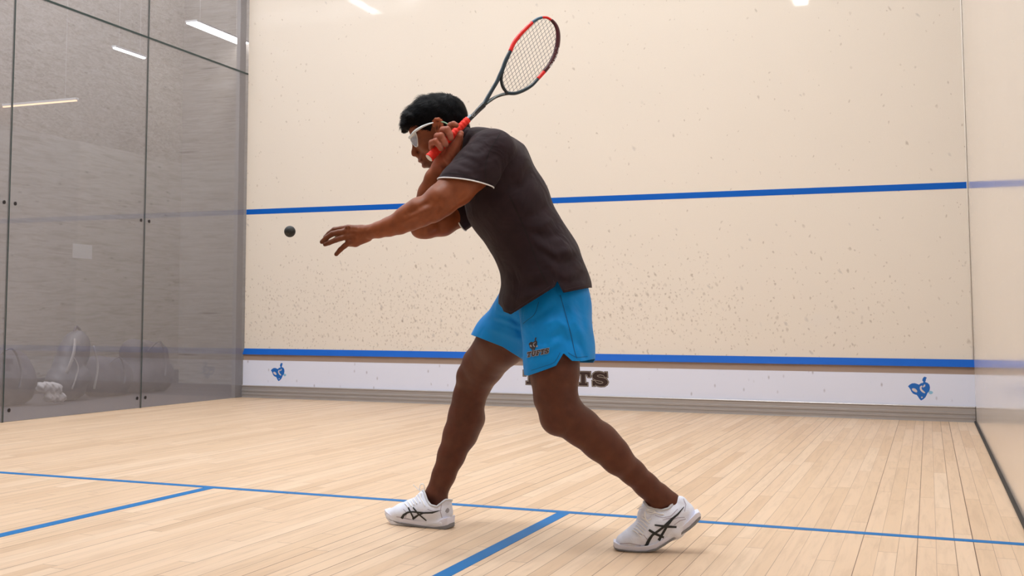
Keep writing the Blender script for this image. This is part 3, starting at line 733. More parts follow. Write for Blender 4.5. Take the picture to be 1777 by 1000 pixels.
armN.chain([(629, 404, 3.85, 13.5), (608, 402, 3.86, 10)], k=.006, kz=.6); armN.chain([(629, 408, 3.85, 13.5), (609, 416, 3.86, 10.5)], k=.006, kz=.6)
armN.chain([(638, 411, 3.85, 9), (617, 421, 3.86, 7.5), (606, 422.5, 3.86, 6)], k=.006, kz=.8)
DH = 3.855
for L in ([(628, 397, 0, 5.5), (604, 396, .008, 6), (592, 397.5, .02, 5.2), (580, 399, .022, 4.8), (571, 405.5, .022, 4.3), (564, 412, .02, 3.7)],
          [(628, 401, 0, 5.5), (601, 402.5, 0, 6), (588, 403.5, .0, 5.3), (577, 406, .0, 5), (566, 413, 0, 4.5), (558.5, 420, 0, 3.9)],
          [(628, 406, 0, 5.5), (602, 410.5, -.004, 5.8), (592, 413.5, -.006, 5), (583, 416.5, -.006, 4.8), (571, 421.5, -.006, 4.4), (564, 424.5, -.006, 3.8)],
          [(628, 413, 0, 5.5), (606, 421, -.004, 5.3), (598, 427, -.006, 4.7), (590.5, 433.5, -.006, 4.4), (583.5, 441.5, -.006, 3.8)]):
    f_ = [(x, y, DH+d, r) for x, y, d, r in L]
    armN.chain(f_[:2], k=.006); armN.chain(f_[1:], k=.0025)
armN.chain([(634, 403, 3.88, 9), (612, 400, 3.905, 7), (596, 405, 3.915, 6), (586, 411, 3.915, 5)], k=.004)
for (x, y) in ((603, 395), (600.5, 401.5), (601, 410), (605, 420)): armN.chain([(x, y, DH-.006, 4.6)], k=.004)
for a, b in (((626, 400), (606, 397.5)), ((626, 405), (604, 406)), ((626, 410), (605, 415))): armN.crease([a, b], 1.8, .0016, 3.85)
armN.crease([(640, 392), (634, 402), (636, 414)], 2.5, .0012, 3.84)
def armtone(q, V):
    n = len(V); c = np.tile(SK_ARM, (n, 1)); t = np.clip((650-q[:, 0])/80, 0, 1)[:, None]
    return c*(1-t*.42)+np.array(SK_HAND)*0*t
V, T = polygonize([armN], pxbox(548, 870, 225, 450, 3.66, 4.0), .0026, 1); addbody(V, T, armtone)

# ---- far (right) arm folded across the chest, hand at the cheek holding the grip
armF = Field()
armF.chain([(822, 345, 4.12, 26), (800, 370, 4.10, 22.5), (768, 387, 4.07, 22), (738, 394, 4.04, 21)], k=.015)
armF.chain([(738, 393, 4.04, 21), (728, 398, 4.03, 15.5)], k=.012)
armF.chain([(735, 390, 4.03, 21), (738, 362, 4.01, 21.5), (746, 335, 3.98, 20), (755, 310, 3.955, 17.5), (763, 294, 3.94, 15.5)], k=.012)
armF.crease([(762, 398), (744, 408)], 4, .003, 4.0)
handF = Field()
handF.chain([(758, 303, 3.95, 16), (764, 291, 3.94, 15), (772, 277, 3.932, 15)], k=.008, kz=.85)
handF.chain([(770, 278, 3.932, 14), (777, 262, 3.93, 13), (783, 250, 3.93, 10)], k=.008, kz=.7)
handF.chain([(766, 276, 3.935, 12), (761, 261, 3.93, 10), (770, 244, 3.93, 10)], k=.008, kz=.7)
handF.chain([(778, 276, 3.915, 10.5), (787, 262, 3.902, 9.5), (792.5, 250, 3.893, 7.8)], k=.007)
handF.chain([(792.5, 250, 3.893, 7.2), (796.5, 240, 3.888, 6.4), (799.5, 232, 3.887, 5.6)], k=.0025)
handF.chain([(798, 236, 3.88, 5)], k=.002)
for L in ([(757, 263, 3.93, 6), (749.5, 256, 3.905, 6), (749.5, 248, 3.885, 5.9), (756, 245.5, 3.868, 6.0), (762, 252, 3.863, 5.4), (765.5, 258, 3.864, 4.8)],
          [(763, 255, 3.93, 6), (758, 244, 3.905, 6.2), (759, 236.5, 3.883, 6.2), (765.5, 236, 3.866, 6.4), (770, 244, 3.862, 5.9), (773.5, 251, 3.864, 5.2)],
          [(771, 246, 3.93, 6), (767, 233, 3.908, 6.2), (769, 225.5, 3.885, 6.3), (776, 225.5, 3.869, 6.6), (780, 233, 3.864, 6.0), (782, 239.5, 3.866, 5.3)],
          [(780, 240, 3.93, 6), (778, 226, 3.91, 5.8), (782, 217.5, 3.892, 5.6), (787, 215.5, 3.880, 5.4), (791.5, 217.5, 3.877, 4.8)]):
    handF.chain(L[:2], k=.006); handF.chain(L[1:], k=.0015)
for a, b in (((753, 248), (758, 253)), ((763, 240), (768, 243)), ((773, 230), (779, 233))): handF.crease([a, b], 1.5, .0008, 3.87)
handF.crease([(776, 287), (768, 276), (766, 264)], 2.5, .002, 3.9); handF.crease([(786, 274), (779, 262)], 2.5, .0015, 3.9)
V, T = polygonize([armF], pxbox(695, 850, 285, 430, 3.9, 4.25), .0035, 1)
q_ = proj(V); V, T = clip(V, T, (300.-q_[:, 1])); addbody(V, T, armtone)
def handtone(q, V):
    c = np.tile(SK_HAND, (len(V), 1)); t = np.clip((305-q[:, 1])/25, 0, 1)[:, None]; c = np.array(SK_ARM)*(1-t)+c*t
    pk = (np.exp(-(((q[:, 0]-766)**2+(q[:, 1]-255)**2)/40)))+np.exp(-(((q[:, 0]-774)**2+(q[:, 1]-248)**2)/40))+np.exp(-(((q[:, 0]-782)**2+(q[:, 1]-237)**2)/40))
    return c*(1-pk[:, None]*.5)+np.array(S((190, 130, 118))[:3])*pk[:, None]*.5
handF2 = Field(); handF2.p = [p_ for p_ in armF.p[-6:] if p_[0] == 'cap']
V, T = polygonize([handF, handF2], pxbox(738, 806, 204, 312, 3.8, 4.0), .0018, 1)
q_ = proj(V); V, T = clip(V, T, (q_[:, 1]-302.)); addbody(V, T, handtone)

# ---- head and neck
HD = 4.035
def hd(x): return HD+(757-x)*.00035
head = Field()
head.chain([(744, 214, hd(744), 36), (770, 209, hd(770), 40)], k=.02, kz=.9)
head.chain([(738, 222, hd(738), 26.5), (742, 240, hd(742), 24)], k=.015, kz=1.15)
head.chain([(745, 252, hd(745), 22), (750, 268, hd(748), 17)], k=.015, kz=1.35)      # muzzle and cheeks
head.chain([(747, 283, hd(745), 8.5)], k=.014, kz=1.7)                              # chin
for s_ in (-1, 1):
    head.chain([(749, 284, hd(745)+s_*.018, 7), (768, 268, HD+s_*.05, 8.5), (774, 240, HD+s_*.057, 9)], k=.012)
    head.chain([(735, 250, hd(740)+s_*.040, 9)], k=.012)                            # cheek bone
    head.chain([(724.5, 269.5, hd(722)+s_*.0085, 4)], k=.003)                       # nostril wing
    head.chain([(718.5, 231, hd(722)+s_*.027, 4.5), (723, 229, hd(722)+s_*.045, 4)], k=.008)   # brow ridge
    head.chain([(722, 242, hd(722)+s_*.030, 6.5)], k=.008, sub=True)                # socket
    head.chain([(727.5, 241.5, hd(722)+s_*.030, 6.3)], k=.001)                      # eyeball and lids
head.chain([(722, 236, hd(722), 4.5), (721, 250, hd(722), 5), (719.5, 264, hd(722), 5.3), (718.8, 267.5, hd(722), 4.6)], k=.006)
head.chain([(726, 271, hd(722), 4)], k=.004)
head.chain([(735, 272, hd(735), 8.5), (741, 283, hd(740), 8.5)], k=.006, kz=1.9); head.chain([(729.8, 278.8, hd(730), 4.6)], k=.004, kz=3.4)                            # upper lip
head.chain([(736.5, 287.5, hd(733), 4.6)], k=.004, kz=2.9)                          # lower lip
head.chain([(728.0, 283.6, hd(730), 1.6)], k=.002, kz=8, sub=True)                  # mouth line
head.chain([(778, 230, 4.03, 27), (798, 248, 4.03, 27), (824, 268, 4.03, 28)], k=.02, kz=1.1)   # neck
V, T = polygonize([head], pxbox(690, 850, 155, 310, 3.85, 4.22), .0022, 2)
def headtone(q, V):
    c = np.tile(SK_FACE, (len(V), 1))
    lip = np.exp(-(((q[:, 0]-730)**2)/50+((q[:, 1]-283.5)**2)/28)); c = c*(1-lip[:, None]*.45)+np.array(S((128, 70, 62))[:3])*lip[:, None]*.45
    be = np.exp(-(((q[:, 0]-744)**2)/160+((q[:, 1]-286)**2)/60)); c = c*(1-be[:, None]*.45)                       # stubble on the chin
    br = np.exp(-(((q[:, 0]-721)**2)/30+((q[:, 1]-231)**2)/5)); c = c*(1-.8*np.clip(br, 0, 1)[:, None])
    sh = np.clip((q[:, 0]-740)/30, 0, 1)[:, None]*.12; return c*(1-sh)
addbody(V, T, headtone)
# ears
ED = HD-.082
for s_, d0 in ((1, ED), (-1, 2*HD-ED)):
    ear = Field()
    rim = [(753, 218), (752.5, 211), (756, 207), (761, 206.5), (765.5, 210), (767, 217), (766, 225), (763, 231), (759.5, 235.5), (757, 234)]
    ear.chain([(x, y, d0+s_*(.004 if i > 6 else 0)+s_*.012*(i < 2), 2.6) for i, (x, y) in enumerate(rim)], k=.002)
    ear.chain([(760, 214, d0+s_*.010, 6), (760, 226, d0+s_*.012, 5)], k=.004, kz=.5)
    ear.chain([(763, 213, d0+s_*.003, 1.6), (761.5, 220, d0+s_*.004, 1.6), (760.5, 227, d0+s_*.004, 1.8)], k=.003)
    ear.chain([(757.5, 222, d0+s_*.001, 3.4)], k=.003, sub=True)
    V, T = polygonize([ear], pxbox(745, 775, 198, 242, d0-.03, d0+.03), .0014, 1)
    def eartone(q, V):
        c = np.tile(np.array(S((168, 98, 68))[:3]), (len(V), 1)); k_ = np.exp(-((q[:, 0]-758)**2/9+(q[:, 1]-222)**2/26))
        return c*(1-.75*k_[:, None])
    addbody(V, T, eartone)
bV = np.concatenate(BV); bT = np.concatenate(BT); bC = np.concatenate(BC)
body = mesh_obj('body', bV, bT, M_skin, person, color=bC)
body['label'] = 'bare brown arms, legs, face and hands'

# ---- hair
hair = Field()
hair.chain([(740, 208, hd(740), 36), (770, 205, hd(768), 42.5)], k=.012, kz=.93)
hair.chain([(754, 203.5, hd(754), 41)], k=.012, kz=.93); hair.chain([(735, 205, hd(735), 36), (722, 207, hd(722), 24)], k=.012, kz=1.05)
hair.chain([(716, 206, hd(716), 14), (707, 217, hd(707), 9), (702, 227, hd(702), 5)], k=.01, kz=2.6)
hair.chain([(782, 215, HD, 34), (792, 224, HD, 24)], k=.012, kz=1.0)
HL = [(690, 240), (702, 238), (706, 240), (709, 226), (714, 219), (722, 220), (728, 224), (735, 224), (738, 233), (745, 234), (749, 222), (750, 208), (756, 204), (764, 203), (769, 207), (772, 216), (775, 230), (784, 240), (800, 238), (815, 228)]
dh = lambda X, Y, Z: .0009*np.sin(110*X+90*Z)*np.sin(90*Y-120*Z)+.0006*np.sin(210*(X*.7+Y*.3)+160*Z)
V, T = polygonize([hair], pxbox(688, 830, 150, 265, 3.84, 4.24), .0022, 1, dh)
q_ = proj(V); V, T = clip(V, T, q_[:, 1]-np.interp(q_[:, 0], [a for a, b in HL], [b for a, b in HL]))
# strands rooted on the cap, combed forward
ND = np.zeros_like(V); tri = V[T]; fn = np.cross(tri[:, 1]-tri[:, 0], tri[:, 2]-tri[:, 0])
for k in range(3): np.add.at(ND, T[:, k], fn)
ND /= np.linalg.norm(ND, axis=1)[:, None]+1e-9
HV = [tuple(v) for v in V]; HF = [tuple(int(i) for i in t) for t in T]
crown = P(792, 190, HD); fdir = P(700, 225, hd(700))-P(770, 190, HD); fdir /= np.linalg.norm(fdir)
for i in RNG.choice(len(V), 5200):
    p = V[i]; n_ = ND[i]; q0 = proj(p)
    d = .75*fdir+.5*(p-crown)/(np.linalg.norm(p-crown)+1e-6)+RNG.normal(0, .22, 3)
    if q0[0] > 775: d = d*.3+np.array([0, 0, -.8])
    d = d-n_*np.dot(d, n_); d /= np.linalg.norm(d)+1e-9
    L = RNG.uniform(.012, .026)*(1.25 if q0[0] < 745 and q0[1] < 225 else .8)
    if q0[1] > 218 or q0[0] > 795: L *= .45
    s1 = np.cross(d, n_); w_ = .0007
    lift = RNG.uniform(.0, .22)
    a = p-n_*.001; b = p+d*L*.5+n_*L*(lift+.08); c = p+d*L+n_*L*(lift-.06)
    o = len(HV); HV += [tuple(a-s1*w_), tuple(a+s1*w_), tuple(b-s1*w_*.9), tuple(b+s1*w_*.9), tuple(c)]
    HF += [(o, o+1, o+3, o+2), (o+2, o+3, o+4)]
mesh_obj('hair', HV, HF, M_hair, person)['label'] = 'short black hair combed forward'

# ---- polo shirt
sh = Field()
sh.chain([(836, 262, 4.02, 40), (858, 290, 4.02, 60), (880, 352, 4.01, 70), (914, 412, 4.0, 63.5), (938, 457, 3.99, 67.5), (949, 505, 3.985, 73), (954, 545, 3.985, 76)], k=.03, kz=1.3)
sh.chain([(852, 266, 3.895, 43), (866, 292, 3.92, 50)], k=.03); sh.chain([(838, 270, 4.12, 42), (850, 300, 4.12, 50)], k=.03)
sh.chain([(888, 520, 4.03, 22), (892, 560, 4.04, 26)], k=.03, kz=3)
sh.chain([(822, 246, 4.02, 24)], k=.02, kz=1.6)
slN = Field(); slN.chain([(854, 268, 3.89, 45), (826, 296, 3.855, 41), (801, 320, 3.82, 37.5), (780, 342, 3.8, 35)], k=.02)
slN.crease([(795, 268), (830, 285), (862, 268)], 5, .004, 3.8); slN.crease([(790, 285), (818, 296), (858, 282)], 4, .003, 3.8); slN.crease([(786, 298), (812, 307), (835, 300)], 4, .0025, 3.8)
slN.crease([(800, 258), (828, 268), (850, 250)], 4, .0025, 3.8)
slF = Field(); slF.chain([(842, 318, 4.13, 44), (822, 344, 4.12, 33), (800, 371, 4.105, 26.5), (782, 388, 4.1, 25)], k=.02)
for L, w_, a_ in (([(858, 300), (842, 318), (830, 336)], 7, .006), ([(884, 345), (908, 395), (940, 450)], 2.2, .0022),
    ([(958, 352), (930, 372), (902, 376)], 6, .005), ([(968, 375), (938, 396), (908, 392)], 6, -.005), ([(978, 405), (948, 412), (918, 398)], 7, .006),
    ([(1000, 432), (962, 440), (926, 416)], 7, -.006), ([(1004, 448), (968, 456), (938, 436)], 6, .006), ([(1014, 470), (975, 478), (945, 456)], 7, -.004),
    ([(880, 470), (910, 500), (950, 492)], 8, .005), ([(872, 500), (900, 520), (935, 508)], 6, -.004), ([(930, 290), (905, 320), (880, 322)], 9, .005),
    ([(918, 276), (892, 300), (872, 296)], 8, -.003), ([(850, 420), (868, 440), (890, 448)], 7, .004), ([(1018, 480), (985, 492), (966, 486)], 5, .003)):
    sh.crease(L, w_, a_*.8, 3.84)
V, T = polygonize([sh], pxbox(750, 1055, 205, 575, 3.68, 4.34), .0042, 2, lambda X, Y, Z: .0012*np.sin(55*X+20*Z)*np.sin(48*Z+30*Y))
V = V.copy()
# sleeve creases need their own field: shift vertices
def hem(q):    # lower hem line with side vent, front tail and back tail
    xs_ = [840, 871, 874, 886, 904, 933, 958, 963.5, 967, 972, 978, 1000, 1024, 1045]
    ys_ = [500, 534, 541, 546, 535, 517, 501, 497, 487, 497, 508.5, 504, 499.5, 500]
    return np.interp(q[:, 0], xs_, ys_)
q_ = proj(V); V, T = clip(V, T, q_[:, 1]-hem(q_))
def plane_s(V, a, b, c, inner):
    n_ = np.cross(b-a, c-a); n_ /= np.linalg.norm(n_); s1 = (V-a)@n_; return -s1 if (inner-a)@n_ > 0 else s1
def sleeve(fld, box, a, b, c, inner):
    V2, T2 = polygonize([fld], box, .0038, 2); return clip(V2, T2, plane_s(V2, a, b, c, inner))
VN_, TN_ = sleeve(slN, pxbox(735, 900, 210, 395, 3.68, 3.99), P(764, 315, 3.86), P(832, 320, 3.81), P(796, 308.5, 3.735), P(850, 262, 3.88))
VF_, TF_ = sleeve(slF, pxbox(750, 900, 265, 425, 3.98, 4.28), P(784, 360, 4.06), P(803, 394, 4.08), P(804, 372, 4.17), P(850, 350, 4.1))
# neck opening
nk, nd_ = P(815, 246, 4.03), P(795, 236, 4.03)-P(815, 248, 4.03); nd_ /= np.linalg.norm(nd_)
q_ = proj(V); s1 = (V-P(802, 240, 4.03))@nd_; zone = (np.abs(q_[:, 2]-4.03) < .085) & (q_[:, 1] < 300) & (q_[:, 0] < 830)
V, T = clip(V, T, np.where(zone, s1, -1.))
V = relax(V, T, 1, .3)
neck = min((V[L] for L in loops(T) if len(L) > 20), key=lambda p_: np.linalg.norm(proj(p_).mean(0)[:2]-np.array([806, 240])))
for V2, T2 in ((VN_, TN_), (VF_, TF_)): T = np.concatenate([T, T2+len(V)]); V = np.concatenate([V, V2])
shirt = mesh_obj('shirt', V, T, M_shirt, person); shirt['label'] = 'dark charcoal polo shirt with white sleeve piping'
solidify(shirt, .002)
for V2, T2 in ((VN_, TN_), (VF_, TF_)):
    rs = resample(V2[loops(T2)[0]], 90, True, 6); u_ = MB(); u_.tube(rs, .0023, True, 8); u_.build('sleeve_piping', M_trimw, parent=shirt, smooth=True)
# collar
q = MB(); rs = resample(neck, 60, True, 8); q.tube(rs, .007, True, 8, 1.7, nrm=nd_); q.build('collar', M_shirt, parent=shirt, smooth=True)

tr_h = bvh(V, T); M_seamd = simple('dark_seam_thread', (20, 14, 18), rough=.9); M_seaml = simple('stitch_highlight', (58, 44, 50), rough=.9)
for L, w_, m_ in (([(884, 340), (905, 385), (922, 428), (938, 470), (950, 492)], 1.3, M_seamd), ([(979, 503), (1000, 498.5), (1022, 494)], .9, M_seaml), ([(960, 486), (966, 500), (975, 504)], .9, M_seaml), ([(876, 537), (888, 541), (905, 530), (932, 512), (955, 497)], .9, M_seaml),
                  ([(768, 303), (785, 301), (806, 304), (826, 311), (834, 315)], .9, M_seamd), ([(868, 232), (850, 262), (842, 290), (844, 318)], 1.1, M_seamd)):
    decal([strip([tuple(p_[:2]) for p_ in spline([np.array([*q_, 0.]) for q_ in L], 6)], w_)], tr_h, .0006, name='stitching', mat=m_, parent=shirt, step=2.)

# ---- shorts
sN = Field()
sN.chain([(958, 498, 3.97, 62), (966, 530, 3.94, 57), (968, 575, 3.9, 55.5), (971, 625, 3.88, 56), (972, 665, 3.87, 58)], k=.02)
sN.chain([(925, 520, 3.93, 26), (948, 620, 3.87, 34), (946, 660, 3.87, 32)], k=.03)
sN.chain([(1000, 520, 3.98, 20), (998, 600, 3.9, 28), (1000, 650, 3.89, 28)], k=.03)
for L, w_, a_ in (([(972, 506), (984, 560), (996, 610)], 2.2, .0022), ([(1008, 512), (1012, 545), (1016, 580)], 6, .004), ([(990, 520), (1000, 560), (1020, 595)], 7, -.004),
    ([(912, 562), (940, 550), (962, 530)], 5, .004), ([(945, 565), (965, 555), (985, 570)], 5, -.003), ([(952, 585), (975, 580), (990, 600)], 7, .004), ([(930, 610), (955, 600), (975, 590)], 6, -.003), ([(1000, 590), (1012, 612), (1018, 626)], 5, .004), ([(940, 520), (950, 560), (952, 600)], 9, -.003)):
    sN.crease(L, w_, a_*1.4, 3.8)
sF = Field()
sF.chain([(925, 505, 4.07, 52), (905, 548, 4.13, 50), (872, 590, 4.2, 50), (850, 625, 4.26, 52)], k=.02)
for L, w_, a_ in (([(850, 556), (880, 562), (905, 575)], 4, .004), ([(842, 568), (875, 578), (905, 590)], 5, -.003), ([(862, 545), (885, 550), (902, 560)], 4, .004), ([(880, 545), (895, 560), (908, 590)], 5, .004)):
    sF.crease(L, w_, a_*1.3, 4.1)
VN, TN = polygonize([sN], pxbox(880, 1050, 465, 690, 3.66, 4.2), .0042, 2)
q_ = proj(VN)
hy = np.interp(q_[:, 0], [895, 917, 942, 965, 978, 993, 1012, 1026, 1045], [650, 652, 643.5, 635, 613, 626.5, 627, 624, 622])
hyb = np.interp(q_[:, 0], [895, 1045], [628, 630])
back = np.clip((q_[:, 2]-3.885)/.02, 0, 1)
VN, TN = clip(VN, TN, q_[:, 1]-(hy*(1-back)+hyb*back)); q_ = proj(VN); VN, TN = clip(VN, TN, 478-q_[:, 1])
VF, TF = polygonize([sF], pxbox(795, 990, 455, 680, 3.88, 4.5), .0042, 2)
q_ = proj(VF)
VF, TF = clip(VF, TF, q_[:, 1]-np.interp(q_[:, 0], [800, 831, 872, 910, 960], [574, 586, 602, 626, 640])); q_ = proj(VF); VF, TF = clip(VF, TF, 490-q_[:, 1])
nV = len(VN); V = np.concatenate([VN, VF]); T = np.concatenate([TN, TF+nV])
shorts = mesh_obj('shorts', V, T, M_short, person); shorts['label'] = 'bright blue sports shorts with side vents'
solidify(shorts, .0018)
# printed emblem and word on the near leg of the shorts
tr_s = bvh(VN, TN); SC = .1
fx_ = lambda x, y: (925.5+(x-492)*.088-(y-417)*.012, 598.5+(y-417)*.125-(x-492)*.012)
M_logd = simple('print_dark', (52, 42, 44), rough=.6); M_logg = simple('print_grey', (150, 150, 160), rough=.6)
o = decal([[fx_(x, y) for x, y in EM]], tr_s, .0009, name='emblem', mat=M_logd, parent=shorts, step=2.5); o['label'] = 'small dark elephant head emblem'
decal([[fx_(x, y) for x, y in pl] for pl in EP+ET], tr_s, .0014, name='emblem_detail', mat=M_logg, parent=shorts, step=2.5)
M_sseam = simple('shorts_seam', (0, 84, 140), rough=.8)
for L, w_ in (([(972, 512), (982, 548), (991, 582), (997, 610), (1001, 622)], 1.3), ([(922, 643), (944, 636), (962, 629), (972, 612)], .8), ([(986, 612), (1000, 620), (1020, 619)], .8), ([(935, 524), (928, 545), (915, 556), (908, 562)], 1.0)):
    decal([strip([tuple(p_[:2]) for p_ in spline([np.array([*q_, 0.]) for q_ in L], 6)], w_)], tr_s, .0006, name='stitching', mat=M_sseam, parent=shorts, step=2.)
wd = []; xx_ = 914.8; 
for i, (ch, w_) in enumerate((('T', 6.6), ('U', 7.0), ('F', 6.4), ('T', 6.4), ('S', 6.6))):
    for pl in GL[ch]:
        wd.append([(xx_+u_*w_+v_*1.2, (620.5-(xx_+u_*w_-914)*.20-v_*8.6)) for u_, v_ in pl])
    xx_ += w_+1.0
decal([offset_poly(p_, .9) for p_ in wd], tr_s, .0009, name='word_outline', mat=M_logg, parent=shorts, step=2.5)
o = decal(wd, tr_s, .0014, name='word_print', mat=M_logd, parent=shorts, step=2.5); o['label'] = 'dark college word printed on the hem'

# ---- shoes
def make_shoe(near_pts, hdg, label, prof, topc, sole, w, marks, laces, lace_px, heel_badge, seams):
    """near_pts: two pixel points on the ground giving the near edge and heading (heel, toe)"""
    g0 = hit(*near_pts[0], 2, 0.); h = np.array([hdg[0], hdg[1], 0.]); h /= np.linalg.norm(h)
    lat = np.array([-h[1], h[0], 0.]);
    if lat@fw < 0: lat = -lat
    p0, pc = g0+lat*.004, g0+lat*(w+.004)
    N = lambda x, y, wf=1.: hitpl(x, y, p0+lat*w*(1-wf), lat); Cn = lambda x, y: hitpl(x, y, pc, lat)
    s_ = mesh_obj('shoe', [(0, 0, 0)], [], M_shoe, person) if False else None
    f_ = Field()
    for L, k, kz in prof:
        q = [(Cn(x, y), r*np.dot(Cn(x, y)-CAM, fw)/F) for x, y, r in L]
        if len(q) == 1: f_.cap(q[0][0], q[0][1], q[0][0]+1e-5, q[0][1], k, kz, lat)
        for (a, ra), (b, rb) in zip(q, q[1:]): f_.cap(a, ra, b, rb, k, kz, lat)
    xs_ = [x for L, _, _ in prof for x, _, _ in L]; ys_ = [y for L, _, _ in prof for _, y, _ in L]
    cor = [Cn(x, y)+lat*t for x in (min(xs_)-35, max(xs_)+35) for y in (min(ys_)-40, max(ys_)+35) for t in (-.07, .07)]
    V, T = polygonize([f_], cor, .0028, 2)
    q_ = proj(V); V, T = clip(V, T, np.interp(q_[:, 0], [p_[0] for p_ in topc], [p_[1] for p_ in topc])-q_[:, 1])
    shoe = mesh_obj('shoe', V, T, M_shoe, person); shoe['label'] = label; solidify(shoe, .003)
    tr_ = bvh(V, T)
    # padded collar round the opening
    Ls = [L for L in loops(T) if len(L) > 25]
    if Ls:
        rs = resample(V[Ls[0]], 70, True, 4); q = MB(); q.tube(rs, .0042, True, 8); q.build('collar_lining', M_sock, parent=shoe, smooth=True)
    # sole: stations (px, y_top, y_mid, y_bottom, half width factor)
    for nm, mt, ia, ib, grow in (('midsole', M_mid, 1, 2, .0015), ('outsole', M_outs, 2, 3, 0.)):
        rings = []
        st = sole
        for row in st:
            x, wf_ = row[0], row[4]; a = N(x, row[ia], wf_); b = N(x, row[ib]+(0 if ib == 3 else .3), wf_)
            ww = w*wf_+grow; ctr = lat*(w*wf_)
            A_ = [];
            for t_, top in ((-1, 1), (-.86, 1.0), (.86, 1.0), (1, 1), (1, 0), (.8, 0), (-.8, 0), (-1, 0)):
                zz = a if top else b
                inset = .9 if (abs(t_) == 1 and (top == 0)) else 1.
                A_.append(zz+ctr+lat*ww*t_*inset)
            rings.append(A_)
        V2 = [p_ for r_ in rings for p_ in r_]; m8 = 8; F2 = []
        for i in range(len(rings)-1):
            for k in range(m8): F2.append((i*m8+k, i*m8+(k+1) % m8, (i+1)*m8+(k+1) % m8, (i+1)*m8+k))
        F2 += [tuple(range(m8)), tuple((len(rings)-1)*m8+k for k in range(m8))[::-1]]
        so = mesh_obj(nm, V2, F2, mt, shoe, smooth=True); bevel(so, .0025, 3); so.data.validate()
        bm_ = bmesh.new(); bm_.from_mesh(so.data); bmesh.ops.recalc_face_normals(bm_, faces=bm_.faces); bm_.to_mesh(so.data); bm_.free()
    o = decal([strip(p_, w_) for p_, w_ in marks], tr_, .0012, name='side_stripes', mat=M_mark, parent=shoe, step=2.); o['label'] = 'black crossing side stripes'
    for sm in seams: decal([strip(sm, 1.1)], tr_, .0008, name='seam', mat=M_seam, parent=shoe, step=2.)
    if heel_badge: decal([strip(p_, w_) for p_, w_ in heel_badge], tr_, .001, name='heel_badge', mat=M_logg, parent=shoe, step=2.)
    q = MB()
    for L in lace_px:
        pts = []
        for x, y in L:
            d_ = Vector(ray(x, y)).normalized(); hh = tr_.ray_cast(Vector(CAM), d_)
            if hh[0] is not None: nn = hh[1] if hh[1].dot(d_) < 0 else -hh[1]; pts.append(np.array(hh[0]+nn*.0015-d_*.0008))
        if len(pts) > 2: q.tube(spline(pts, 3), .0021, seg=6, flat=.8)
    for L in laces:
        pts = [Cn(x, y)+lat*t for x, y, t in L]; pts = spline(pts, 6); q.tube(pts, .0019, seg=6, flat=.8)
    lo_ = q.build('laces', M_lace, parent=shoe, smooth=True)
    return shoe
# leading shoe (flat on the floor)
make_shoe([(745, 918.5)], (-1, .04), 'white court shoe planted flat on the leading foot',
    [([(682.5, 893.5, 12), (700, 890, 16)], .012, 1.5), ([(700, 890, 16), (718, 887, 20)], .012, 1.35), ([(718, 887, 20), (738, 883, 23), (760, 886, 21), (768, 889, 18)], .012, 1.1),
     ([(738, 880, 20), (744, 868, 17)], .01, .9), ([(757, 880, 22), (762, 868, 22)], .01, .8), ([(770, 878, 13), (770, 868, 12)], .008, 1.3),
     ([(728, 868, 8), (734, 858, 6)], .008, 2.2), ([(690, 903, 12), (770, 905, 14)], .01, 1.6)],
    [(700, 840), (730, 849), (736, 854), (741, 869), (747, 877), (758, 880), (768, 872), (773, 868), (780, 868), (800, 870)],
    [(667.5, 884, 890, 892.5, .45), (670, 888, 897, 900, .66), (678, 894, 902.5, 906, .86), (692, 899, 907, 910, .98), (712, 902.5, 910, 914, 1.0), (735, 905, 913.5, 918, .92), (752, 905.5, 915.5, 920.5, .88), (763, 903.5, 914.5, 920.5, .92), (771, 900, 913, 919.8, .86), (776.5, 898.5, 911.5, 918, .7), (780, 901, 909, 914, .45)],
    .048,
    [([(697, 900), (701, 894), (708, 889.5), (716, 888.5), (735, 890.5), (750, 890), (763, 886.5)], [5, 4.2, 3.2, 2.6, 2.8, 3.2, 1]),
     ([(708.5, 881), (713, 890), (718, 900)], [2.6, 2.4, 3]), ([(717, 881), (725, 891), (740, 904)], [2.4, 2.6, 2]), ([(716, 901), (726, 894), (737, 890)], [4, 3, 2])],
    [[(728, 852, 0), (730, 842, -.004), (736, 840, -.008), (738, 848, -.006), (734, 857, 0)], [(729, 853, .004), (724, 848, .0), (719, 841, -.01)]],
    [strip([(x0, y0), (x1, y1)], .1)[:1]+[((x0+x1)/2, (y0+y1)/2), (x1, y1)] for x0, y0, x1, y1 in ((703, 874, 709, 881), (708, 871, 714, 879), (713, 868, 719, 877), (718, 865, 724, 875), (723, 861, 729, 873), (727, 857, 733, 871))]+[[(731, 856), (730, 864), (734, 872), (737, 879)]],
    [([(773, 889), (774, 885), (777, 882), (779, 885), (778, 889), (775, 890.5), (774, 886)], 1.2)], [[(688, 897), (700, 899), (716, 903)], [(742, 884), (752, 888), (766, 886)], [(766, 876), (764, 888), (767, 899)], [(700, 884), (706, 890), (704, 898)]])
